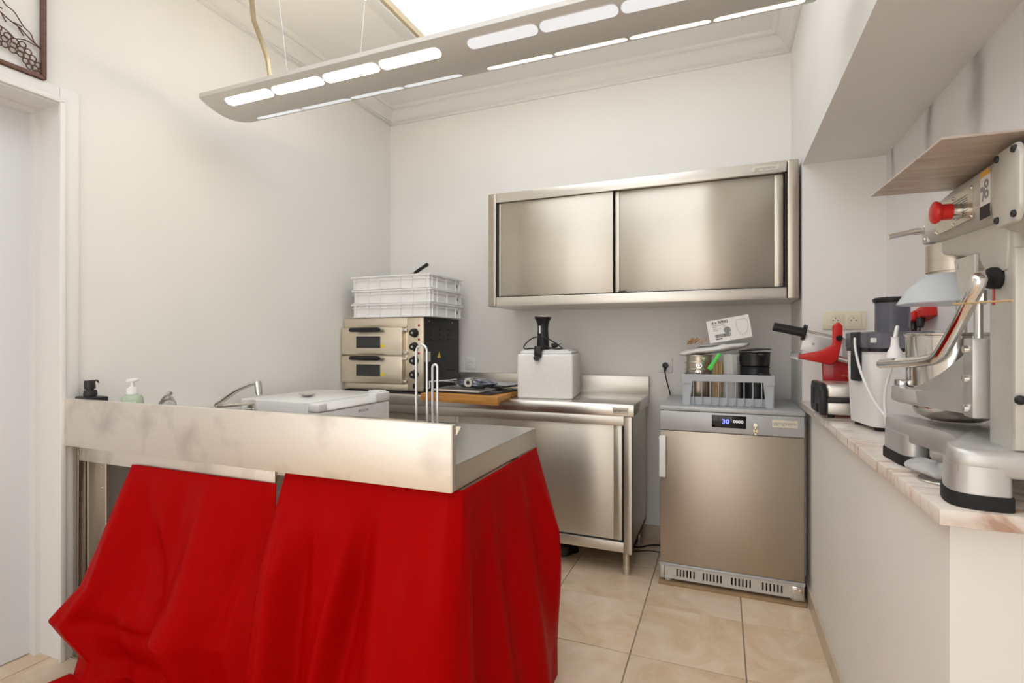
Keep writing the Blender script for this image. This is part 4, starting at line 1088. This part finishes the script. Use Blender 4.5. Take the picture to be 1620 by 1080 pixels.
# carton of glasses
Mb = Matrix.Rotation(R(-10), 4, 'Y')
ct_ = thing('glass_carton', 'white cardboard carton of drinking glasses tilted on the basket', 'carton', (-.055, 2.795, 1.169), 0)
part('carton_body', B(Mb).box(0, .198, 0, .10, 0, .112, .001, 1), 'card_white', ct_)
tm = lambda x, z: Mb @ face_front(x, -.0004, z)
lettering('carton_title', '4 x IVRIG', .0185, tm(.062, .097), 'ink', ct_, .078, bold=.0006)
for k, (x0, x1, z0) in enumerate(((.027, .083, .082), (.027, .046, .074), (.074, .086, .074), (.027, .062, .064), (.027, .050, .057))):
    pb_ = B(Mb); x = x0
    while x < x1: pb_.box(x, min(x1, x + .006), -.0005, .0004, z0, z0 + .0028); x += .0075
    part('carton_small_print', pb_, 'grey_ink', ct_)
part('grey_dot', B(Mb).lathe([(0, -.0007), (.0165, -.0007), (.0165, .0003)], (.090, 0, .054), 28, 'y'), 'grey_ink', ct_)
br_ = B(Mb); x = .030; random.seed(3)
while x < .104:
    wd = random.choice((.0012, .002, .003)); br_.box(x, x + wd, -.0006, .0004, .022, .039); x += wd + random.choice((.0012, .002))
part('barcode', br_, 'ink', ct_)
part('barcode_label', B(Mb).box(.030, .062, -.0006, .0004, .013, .018), 'ink', ct_)
go = [(.138, .094), (.135, .070), (.138, .045), (.148, .026), (.160, .021), (.172, .026), (.183, .045), (.187, .070), (.183, .094), (.160, .0945)]
part('glass_outline', B(Mb).tube([(x, -.0003, z) for x, z in go], .0006, 5, smooth=4, closed=True), 'grey_ink', ct_)

# ------------------------------------------------------------------ appliances on the ledge: toaster, slicer, juicer
ts = thing('sandwich_toaster', 'black and steel sandwich toaster at the end of the marble ledge', 'toaster', (.452, 2.30, ZL + .001), 0)
def tprof(z0, z1, tilt): return None
part('lower_shell', B().box(-.098, .10, -.105, .11, .010, .060, .010, 3), 'steel_h', ts)
part('upper_shell', B().box(-.098, .10, -.105, .11, .068, .122, .014, 3), 'steel_h', ts)
part('seam_band', B().box(-.0985, .10, -.107, .11, .055, .074, .003), 'black_plastic', ts)
part('side_cheek', B().prism([(-.112, .008), (-.075, .008), (-.070, .040), (-.045, .045), (-.02, .040), (-.015, .008), (.10, .008), (.112, .03), (.112, .10), (.09, .125), (-.08, .125), (-.112, .10)], 'x', -.118, -.094, .006, 2), 'black_plastic', ts)
part('grip', B().box(-.020, .07, -.140, -.100, .045, .085, .006, 3), 'black_plastic', ts)
part('vent_slot', B().box(-.06, -.02, -.03, -.022, .1215, .1225), 'black_paint', ts)
part('vent_slot', B().box(-.06, -.02, .0, .008, .1215, .1225), 'black_paint', ts)
for x in (-.08, .08):
    for y in (-.09, .09): part('foot', B().cyl((x, y, 0), (x, y, .014), .011, n=12), 'rubber', ts)

sl = thing('hand_slicer', 'red hand-cranked slicer with black lever handle in front of the sockets', 'slicer', (.45, 2.56, ZL + .001))
def V(px, pz, y=0): return (px, y, pz)
part('stand_plate', B().prism([(-.045, 0), (.075, 0), (.085, .13), (.06, .20), (-.035, .235), (-.055, .225)], 'y', -.012, .012, .004), 'red_enamel', sl)
part('base_foot', B().box(-.075, .11, -.055, .055, 0, .018, .006, 3), 'red_enamel', sl)
part('yoke', B().prism([(-.145, .222), (-.062, .240), (-.018, .268), (-.018, .345), (.002, .362), (.018, .345), (.018, .29), (.002, .205), (-.022, .180), (-.145, .206)], 'y', -.035, -.010, .007, 3), 'red_plastic', sl)
Mh = Matrix.Translation((-.10, -.022, .312)) @ Matrix.Rotation(R(13), 4, 'Y')
hd = part('lever_handle', B(Mh).cyl((-.145, 0, 0), (-.028, 0, 0), .0185, .0195, n=24), 'black_plastic', sl)
part('handle_flange', B(Mh).cyl((-.030, 0, 0), (-.018, 0, 0), .034, n=28), 'black_plastic', hd)
part('handle_rod', B(Mh).cyl((-.02, 0, .008), (.14, 0, .008), .006, n=12), 'chrome', hd)
part('pusher_plate', B(Mh).box(-.022, .095, -.004, .004, -.078, -.006, .002), 'cast_alu', sl)
part('plate_screw', B(Mh).cyl((.02, -.006, -.04), (.02, .006, -.04), .006, n=12), 'steel_tool', sl)
part('feed_plate', B().prism([(.02, .30), (.09, .27), (.13, .31), (.16, .31), (.16, .20), (.03, .19)], 'y', .012, .018, .001, 1), 'cast_alu', sl)
part('guide_rod', B().cyl((.0, -.03, .205), (.19, -.03, .150), .010, n=16), 'chrome', sl)
part('clamp_cap', B().cyl((-.175, -.022, .222), (-.140, -.022, .214), .012, .018, n=18), 'clear_plastic', sl)
part('lock_knob', B().cyl((.005, -.045, .292), (-.002, -.015, .296), .012, .009, n=14), 'black_plastic', sl)
part('cross_tube', B().cyl((.045, -.075, .135), (.045, .05, .135), .017, n=20), 'chrome', sl)

ju = thing('food_processor', 'white food processor with dark feed tube on the marble ledge', 'food processor', (.50, 2.02, ZL + .001), 10)
def rr(hx, hy, r, z, n=6):
    pts = []
    for cx, cy, a0 in ((hx - r, hy - r, 0), (-hx + r, hy - r, 90), (-hx + r, -hy + r, 180), (hx - r, -hy + r, 270)):
        for i in range(n + 1):
            a = R(a0 + 90 * i / n); pts.append((cx + r * math.cos(a), cy + r * math.sin(a), z))
    return pts
part('motor_housing', B().loft([rr(.080, .095, .03, .012), rr(.081, .097, .03, .016), rr(.088, .106, .034, .20), rr(.088, .106, .034, .248)]), 'white_plastic', ju, sharp=40)
part('bowl_cover', B().loft([rr(.091, .109, .036, .258), rr(.094, .112, .038, .262), rr(.094, .112, .038, .306), rr(.088, .106, .034, .310)]), 'smoke_plastic', ju, sharp=40)
part('seal_ring', B().loft([rr(.0915, .1095, .036, .247), rr(.0915, .1095, .036, .2585)]), 'black_plastic', ju)
part('lock_tab', B().box(-.092, -.080, -.112, -.095, .275, .290, .002), 'white_plastic', ju)
ft = part('feed_tube', B().lathe([(.0, .311), (.047, .311), (.047, .405), (.043, .405), (.043, .32)], (.005, -.015, 0), 32), 'smoke_plastic', ju)
part('pusher', B().lathe([(0, .320), (.041, .320), (.041, .402), (.050, .404), (.053, .410), (.053, .416), (.048, .420), (0, .420)], (.005, -.015, 0), 32), 'black_plastic', ft)
part('side_clamp', B().box(-.100, -.086, -.03, .03, .15, .31, .005), 'black_plastic', ju)
part('sticker_mark', B().box(-.035, -.015, -.107, -.1035, .185, .225), 'paper', ju)
for x in (-.055, .055):
    for y in (-.07, .07): part('foot', B().cyl((x, y, 0), (x, y, .014), .014, n=12), 'rubber', ju)
part('power_cord', B(Matrix.Rotation(R(-10), 4, 'Z')).tube([(-.098, -.03, .290), (-.102, -.06, .250), (-.095, -.10, .180), (-.080, -.16, .110), (-.060, -.22, .060), (-.045, -.28, .020), (-.03, -.35, .0045), (.02, -.40, .0045)], .0038, 8, smooth=7), 'white_plastic', ju)

ps = thing('red_power_block', 'red power block with black cords on the niche wall behind the mixer', 'power block', (XN - .001, 2.33, 1.262))
Mp = Matrix.Rotation(R(-10), 4, 'X')
part('block', B(Mp).box(-.045, 0, -.14, .13, -.018, .018, .004).box(-.055, -.044, -.09, -.02, -.018, .012, .003), 'red_plastic', ps)
for y in (-.10, -.03, .06):
    pg = part('plug', B(Mp).cyl((-.035, y, -.018), (-.040, y - .004, -.050), .013, .010, n=14), 'black_plastic', ps)
    part('power_cord', B(Mp).tube([(-.040, y - .004, -.048), (-.045, y - .01, -.09), (-.03, y - .02, -.16), (-.02, y, -.30), (-.02, y, -.355)], .0032, 8, smooth=5), 'black_plastic', pg)

# ------------------------------------------------------------------ planetary mixer
MXC, MYB = .492, 1.44            # centre line, bowl axis
mx_ = thing('planetary_mixer', 'grey cast planetary mixer with steel bowl and red stop button', 'mixer', (MXC, 1.30, ZL + .001))
WD = dict(parent=mx_, world=True)
zl = ZL + .001
# base casting: outline at the top, legs and arched sides
base_poly = [(.378, 1.545), (.372, 1.50), (.380, 1.42), (.402, 1.34), (.412, 1.27), (.400, 1.20), (.372, 1.155), (.368, 1.115), (.385, 1.095), (.44, 1.088), (.545, 1.088), (.60, 1.095), (.614, 1.115), (.612, 1.155), (.584, 1.20), (.572, 1.27), (.582, 1.34), (.604, 1.42), (.612, 1.50), (.606, 1.545), (.585, 1.56), (.56, 1.545), (.55, 1.50), (.53, 1.455), (.492, 1.435), (.454, 1.455), (.434, 1.50), (.424, 1.545), (.400, 1.56)]
def smooth_poly(P, k=4):
    m = len(P); out = []
    for i in range(m):
        a, b_, c_, d_ = (Vector(P[(i + q) % m]) for q in (-1, 0, 1, 2))
        for t in range(k):
            t /= k
            out.append(tuple(0.5 * ((2 * b_) + (c_ - a) * t + (2 * a - 5 * b_ + 4 * c_ - d_) * t * t + (3 * b_ - a - 3 * c_ + d_) * t ** 3)))
    return out
sp2 = smooth_poly(base_poly)
def inset(P, k):
    cx = sum(p[0] for p in P) / len(P); cy = sum(p[1] for p in P) / len(P)
    return [(cx + (p[0] - cx) * k, cy + (p[1] - cy) * k) for p in P]
def casting(P, zs):
    return B().loft([[(x, y, z) for x, y in inset(P, k)] for z, k in zs])
part('base_plate', casting(sp2, ((zl + .054, .985), (zl + .058, 1.0), (zl + .088, 1.0), (zl + .094, .99), (zl + .098, .972))), 'cast_alu', sharp=60, **WD)
for sx in (-1, 1):
    def mir(P): return [(MXC + sx * (MXC - x), y) for x, y in P] if sx > 0 else P
    x0, x1 = sorted((MXC + sx * .066, MXC + sx * .118))
    far = smooth_poly(mir([(.372, 1.53), (.372, 1.47), (.378, 1.41), (.400, 1.395), (.425, 1.41), (.428, 1.47), (.426, 1.53), (.400, 1.556)]))
    lg = part('leg', casting(far, ((zl + .020, 1.02), (zl + .058, 1.0), (zl + .070, 1.0))), 'cast_alu', sharp=60, **WD)
    part('rubber_foot', casting(far, ((zl, 1.10), (zl + .020, 1.10), (zl + .024, 1.05))), 'rubber', lg, world=True)
    near = smooth_poly(mir([(.384, 1.19), (.369, 1.155), (.367, 1.115), (.385, 1.094), (.425, 1.088), (.442, 1.10), (.444, 1.15), (.425, 1.19)]))
    lg = part('leg', casting(near, ((zl + .020, 1.03), (zl + .058, 1.0), (zl + .070, 1.0))), 'cast_alu', sharp=60, **WD)
    part('rubber_foot', casting(near, ((zl, 1.09), (zl + .020, 1.09), (zl + .024, 1.05))), 'rubber', lg, world=True)
part('column', B().box(.450, .534, 1.110, 1.205, zl + .09, 1.40, .010, 3), 'mixer_paint', **WD)
part('column_rail', B().box(.462, .522, 1.203, 1.222, 1.02, 1.36, .003), 'cast_alu', **WD)
rc = part('rear_cover', B().box(.444, .540, 1.095, 1.110, zl + .10, 1.335, .004), 'mixer_paint', **WD)
part('cover_knob', B().ball((.448, 1.088, 1.085), .008, 12), 'black_plastic', rc, world=True)
# head: lofted along y, rounded nose
def hring(y, x0, x1, z0, z1, r):
    cx, cz, hx, hz = (x0 + x1) / 2, (z0 + z1) / 2, (x1 - x0) / 2, (z1 - z0) / 2
    return [(cx + p[0], y, cz + p[1]) for p in rr(hx, hz, min(r, hx * .98, hz * .98), 0, 5)]
part('head', B().loft([hring(.985, .45, .535, 1.385, 1.455, .03), hring(.998, .425, .560, 1.36, 1.482, .035), hring(1.02, .416, .568, 1.350, 1.492, .035), hring(1.085, .416, .568, 1.355, 1.493, .035), hring(1.105, .420, .564, 1.382, 1.492, .030), hring(1.30, .420, .564, 1.392, 1.490, .030),
                       hring(1.40, .420, .564, 1.396, 1.486, .035), hring(1.45, .428, .556, 1.400, 1.480, .035), hring(1.485, .446, .538, 1.402, 1.474, .034), hring(1.50, .466, .518, 1.410, 1.465, .025)]), 'mixer_paint', sharp=50, **WD)
mc = part('motor_cover', B().prism([(1.000, 1.385), (1.012, 1.362), (1.070, 1.362), (1.085, 1.385), (1.085, 1.462), (1.070, 1.482), (1.012, 1.482), (1.000, 1.462)], 'x', .410, .420, .004, 2), 'mixer_paint', **WD)
for y, z in ((1.066, 1.472), (1.066, 1.374), (1.014, 1.472), (1.014, 1.374)):
    part('cover_bolt', B().lathe([(.002, -.003), (.005, -.003), (.006, 0), (.006, .002), (.002, .002)], (.410, y, z), 14, 'x', closed=True), 'black_paint', mc, world=True)
part('neck', B().prism([(1.13, 1.30), (1.20, 1.30), (1.235, 1.335), (1.36, 1.362), (1.50, 1.380), (1.50, 1.404), (1.12, 1.404)], 'x', .445, .539, .008, 2), 'mixer_paint', **WD)
tpz = part('rating_plate', B().box(.4185, .4202, 1.178, 1.350, 1.403, 1.462), 'badge', **WD)
for y, z in ((1.182, 1.458), (1.262, 1.458), (1.346, 1.458), (1.182, 1.407), (1.262, 1.407), (1.346, 1.407)):
    part('plate_screw', B().ball((.4185, y, z), .0038, 10), 'chrome', tpz, world=True)
tx = B()
for k in range(9): tx.box(.4180, .4186, 1.20, 1.20 + .05 + .03 * ((k * 7) % 3) / 2, 1.413 + k * .0045, 1.4145 + k * .0045)
part('plate_print', tx, 'grey_ink', tpz, world=True)
es = part('stop_button_base', B().cyl((.419, 1.225, 1.426), (.402, 1.225, 1.426), .0135, n=20), 'chrome', **WD)
part('stop_button', B().cyl((.403, 1.225, 1.426), (.384, 1.225, 1.426), .0150, .0150, n=24).lathe([(0, .371), (.014, .372), (.0205, .375), (.0215, .379), (.019, .384), (0, .385)], (0, 1.225, 1.426), 28, 'x'), 'red_plastic', es, world=True, label='red mushroom stop button')
wl_ = part('warning_label', B().box(.4190, .4200, 1.115, 1.150, 1.400, 1.474), 'paper', **WD)
part('label_header', B().box(.4184, .4195, 1.115, 1.150, 1.464, 1.474), 'orange_sticker', wl_, world=True)
part('label_footer', B().box(.4184, .4195, 1.115, 1.150, 1.392, 1.414), 'ink', wl_, world=True)
for z in (1.450, 1.432):
    part('roller_symbol', B().lathe([(.0035, .4183), (.0078, .4183), (.0078, .4192), (.0035, .4192)], (0, 1.126, z), 20, 'x', closed=True), 'grey_ink', wl_, world=True)
part('hand_symbol', B().prism([(1.148, 1.447), (1.148, 1.440), (1.138, 1.438), (1.142, 1.422), (1.138, 1.422), (1.132, 1.442), (1.138, 1.447)], 'x', .4184, .4192), 'grey_ink', wl_, world=True)
gl = part('gear_lever_block', B().box(.440, .470, 1.478, 1.512, 1.408, 1.455, .006, 2), 'cast_alu', **WD)
part('gear_lever', B().tube([(.445, 1.495, 1.440), (.425, 1.497, 1.440), (.410, 1.497, 1.438), (.372, 1.498, 1.431)], [.007, .0075, .006, .006], 14), 'chrome', gl, world=True)
part('block_bolt', B().ball((.440, 1.487, 1.418), .004, 10).ball((.440, 1.505, 1.447), .004, 10).ball((.440, 1.487, 1.447), .004, 10), 'chrome', gl, world=True)
part('drive_hub', B().cyl((MXC - .012, MYB, 1.395), (MXC - .012, MYB, 1.335), .052, n=40).cyl((MXC - .012, MYB, 1.336), (MXC - .012, MYB, 1.328), .047, n=40), 'tapered_steel', **WD)
part('whisk_shaft', B().cyl((MXC, MYB, 1.33), (MXC, MYB, 1.19), .010, n=16), 'chrome', **WD)
# splash guard: cone shell round the hub
part('bowl_guard', B().lathe([(.050, 1.330), (.056, 1.328), (.085, 1.300), (.104, 1.268), (.106, 1.266), (.104, 1.264), (.083, 1.297), (.050, 1.325)], (MXC - .012, MYB, 0), 40, ang=(40, 320), closed=True), 'guard_plastic', **WD)
part('guard_bracket', B().prism([(1.225, 1.262), (1.28, 1.262), (1.30, 1.29), (1.32, 1.345), (1.225, 1.345)], 'x', .438, .446, .002, 1).cyl((.436, 1.25, 1.275), (.440, 1.25, 1.275), .005, n=10).cyl((.436, 1.30, 1.330), (.440, 1.30, 1.330), .005, n=10), 'mixer_paint', **WD)
bw = part('bowl', B().lathe([(.0, 1.004), (.045, 1.005), (.068, 1.016), (.082, 1.04), (.0875, 1.08), (.0885, 1.192), (.0915, 1.194), (.0920, 1.198), (.0895, 1.199), (.0865, 1.196), (.0855, 1.08), (.080, 1.042), (.066, 1.02), (0, 1.010)], (MXC - .012, MYB, 0), 56), 'bowl_steel', **WD)
part('bowl_lug', B().box(.375, .402, 1.43, 1.47, 1.075, 1.092, .003), 'chrome', bw, world=True)
# cradle ring, gusset and slide
part('cradle', B().lathe([(.0925, 1.046), (.115, 1.046), (.116, 1.052), (.114, 1.076), (.0925, 1.078)], (MXC - .012, MYB - .005, 0), 40, ang=(85, 275), closed=True), 'cast_alu', **WD)
st = ((1.228, .440, 1.042, 1.178), (1.25, .434, 1.042, 1.162), (1.27, .427, 1.042, 1.146), (1.31, .412, 1.042, 1.116), (1.35, .397, 1.042, 1.092), (1.39, .385, 1.042, 1.078), (1.43, .377, 1.042, 1.076), (1.46, .374, 1.044, 1.074))
for sg in (-1, 1):
    cxm = MXC - .010
    def xo(x): return x if sg < 0 else 2 * cxm - x
    bar = [[(xo(x - .004), y, z0), (xo(x + .014), y + .004, z0), (xo(x + .014), y + .004, 1.074), (xo(x - .004), y, 1.074)] for y, x, z0, z1 in st]
    ar = part('cradle_arm', B().loft(bar), 'cast_alu', sharp=50, **WD)
    gus = [[(xo(x + .002), y, 1.07), (xo(x + .012), y + .004, 1.07), (xo(x + .011), y + .004, z1), (xo(x + .003), y, z1)] for y, x, z0, z1 in st]
    part('gusset', B().loft(gus), 'cast_alu', ar, world=True, sharp=50)
part('cradle_back', B().box(.436, .530, 1.222, 1.234, 1.046, 1.175, .003), 'cast_alu', **WD)
sd = part('slide_block', B().box(.428, .456, 1.206, 1.246, 1.038, 1.186, .003, 2), 'cast_alu', **WD)
for z in (1.165, 1.110, 1.055):
    part('slide_bolt', B().lathe([(0, -.008), (.007, -.007), (.008, 0), (0, 0)], (.428, 1.226, z), 16, 'x'), 'chrome', sd, world=True)
part('lift_screw', B().cyl((.443, 1.222, 1.175), (.443, 1.222, 1.262), .007, n=14).cyl((.443, 1.222, 1.255), (.443, 1.222, 1.275), .012, n=6), 'steel_tool', **WD)
lv = part('lift_lever', B().tube([(.452, 1.165, 1.291), (.425, 1.150, 1.291), (.408, 1.125, 1.288), (.402, 1.112, 1.278), (.394, 1.150, 1.225), (.388, 1.205, 1.172), (.384, 1.235, 1.150), (.380, 1.280, 1.142), (.372, 1.38, 1.134), (.362, 1.515, 1.125)], .0115, 16, smooth=7), 'chrome', **WD)
part('lever_collar', B().cyl((.452, 1.165, 1.291), (.438, 1.158, 1.291), .019, n=24), 'rubber', lv, world=True)
part('lever_end', B().ball((.362, 1.515, 1.125), .0115, 16), 'chrome', lv, world=True)
part('red_mark', B().box(.4490, .4502, 1.178, 1.186, 1.245, 1.325), 'red_lamp', **WD)

solo('streaky_board', B().box(0, .29, 0, .34, 0, .004, .001, 1), 'streaky_board', 'thin grey-brown streaky board lying on top of the mixer', 'board', (.318, 1.002, 1.4945), 3)
solo('wooden_stick', B().cyl((0, 0, 0), (.0, .20, .008), .0016, n=8), 'bamboo', 'thin wooden stick lying across the lift lever of the mixer', 'stick', (.3745, .93, 1.237), 0)
wp = thing('white_plug', 'white mains plug and cord resting on the mixer lever', 'plug', (.368, 1.435, 1.1425))
part('plug_body', B().loft([[(.0 + .016 * math.cos(a), .016 * math.sin(a), 0) for a in [2 * math.pi * k / 16 for k in range(16)]], [(.0 + .015 * math.cos(a), .015 * math.sin(a), .012) for a in [2 * math.pi * k / 16 for k in range(16)]], [(.0 + .0085 * math.cos(a), .0085 * math.sin(a), .026) for a in [2 * math.pi * k / 16 for k in range(16)]], [(.0 + .007 * math.cos(a), .007 * math.sin(a), .045) for a in [2 * math.pi * k / 16 for k in range(16)]], [(.0 + .009 * math.cos(a), .009 * math.sin(a), .048) for a in [2 * math.pi * k / 16 for k in range(16)]]]), 'white_plastic', wp)
part('power_cord', B().tube([(0, 0, .046), (.003, .004, .060), (.010, .02, .072), (.018, .06, .05), (.02, .10, -.02), (.012, .13, -.10), (.02, .14, -.18), (.03, .16, -.236), (.06, .20, -.236)], .0034, 8, smooth=6), 'white_plastic', wp)
# bagged tools under the mixer
ut = thing('bagged_attachments', 'mixer attachments in a clear plastic bag between the mixer feet', 'tool bag', (.415, 1.285, ZL + .001), 0)
part('steel_disc', B().lathe([(0, 0), (.046, 0), (.047, .002), (.046, .004), (0, .005)], n=40), 'steel_tool', ut)
part('bag', B(Matrix.Translation((-.004, .035, .018))).grid(lambda u, v: ((.050 + .005 * math.sin(14 * math.pi * u + 6 * v)) * math.sin(math.pi * v) ** .6 * math.cos(2 * math.pi * u), (.075 + .006 * math.sin(10 * math.pi * u)) * math.sin(math.pi * v) ** .6 * math.sin(2 * math.pi * u), -.011 * math.cos(math.pi * v) + .003 * math.sin(8 * math.pi * u)), 56, 16, True), 'clear_film', ut, sharp=180)

# ------------------------------------------------------------------ under the worktop
def lump(u, v):
    a = 2 * math.pi * u; s_ = math.sin(math.pi * v * .5)
    r = 1 + .08 * math.sin(3 * a + 1) + .05 * math.sin(7 * a + 6 * v)
    return (.17 * r * s_ * math.cos(a), .12 * r * s_ * math.sin(a), .105 * math.cos(math.pi * v * .5) * (1 + .1 * math.sin(4 * a + 5 * v)) + .001)
solo('bin_bag', B().grid(lump, 48, 20, True), 'bin_bag', 'crumpled black bag on the floor under the worktop cabinet', 'bag', (-.93, 2.82, 0), sharp=60)
solo('floor_cable', B().tube([(-.60, 3.10, .005), (-.46, 3.02, .005), (-.38, 3.08, .006), (-.30, 3.10, .006), (-.22, 3.06, .006)], .0045, 8, smooth=6), 'black_plastic', 'thick black cable on the tiles running behind the steel fridge', 'cable')
solo('floor_cable', B().tube([(-.62, 3.04, .004), (-.48, 2.96, .004), (-.38, 3.0, .004), (-.28, 3.0, .004), (-.22, 3.02, .004)], .003, 8, smooth=6), 'black_plastic', 'thin black cable on the tiles beside the thick one', 'cable')
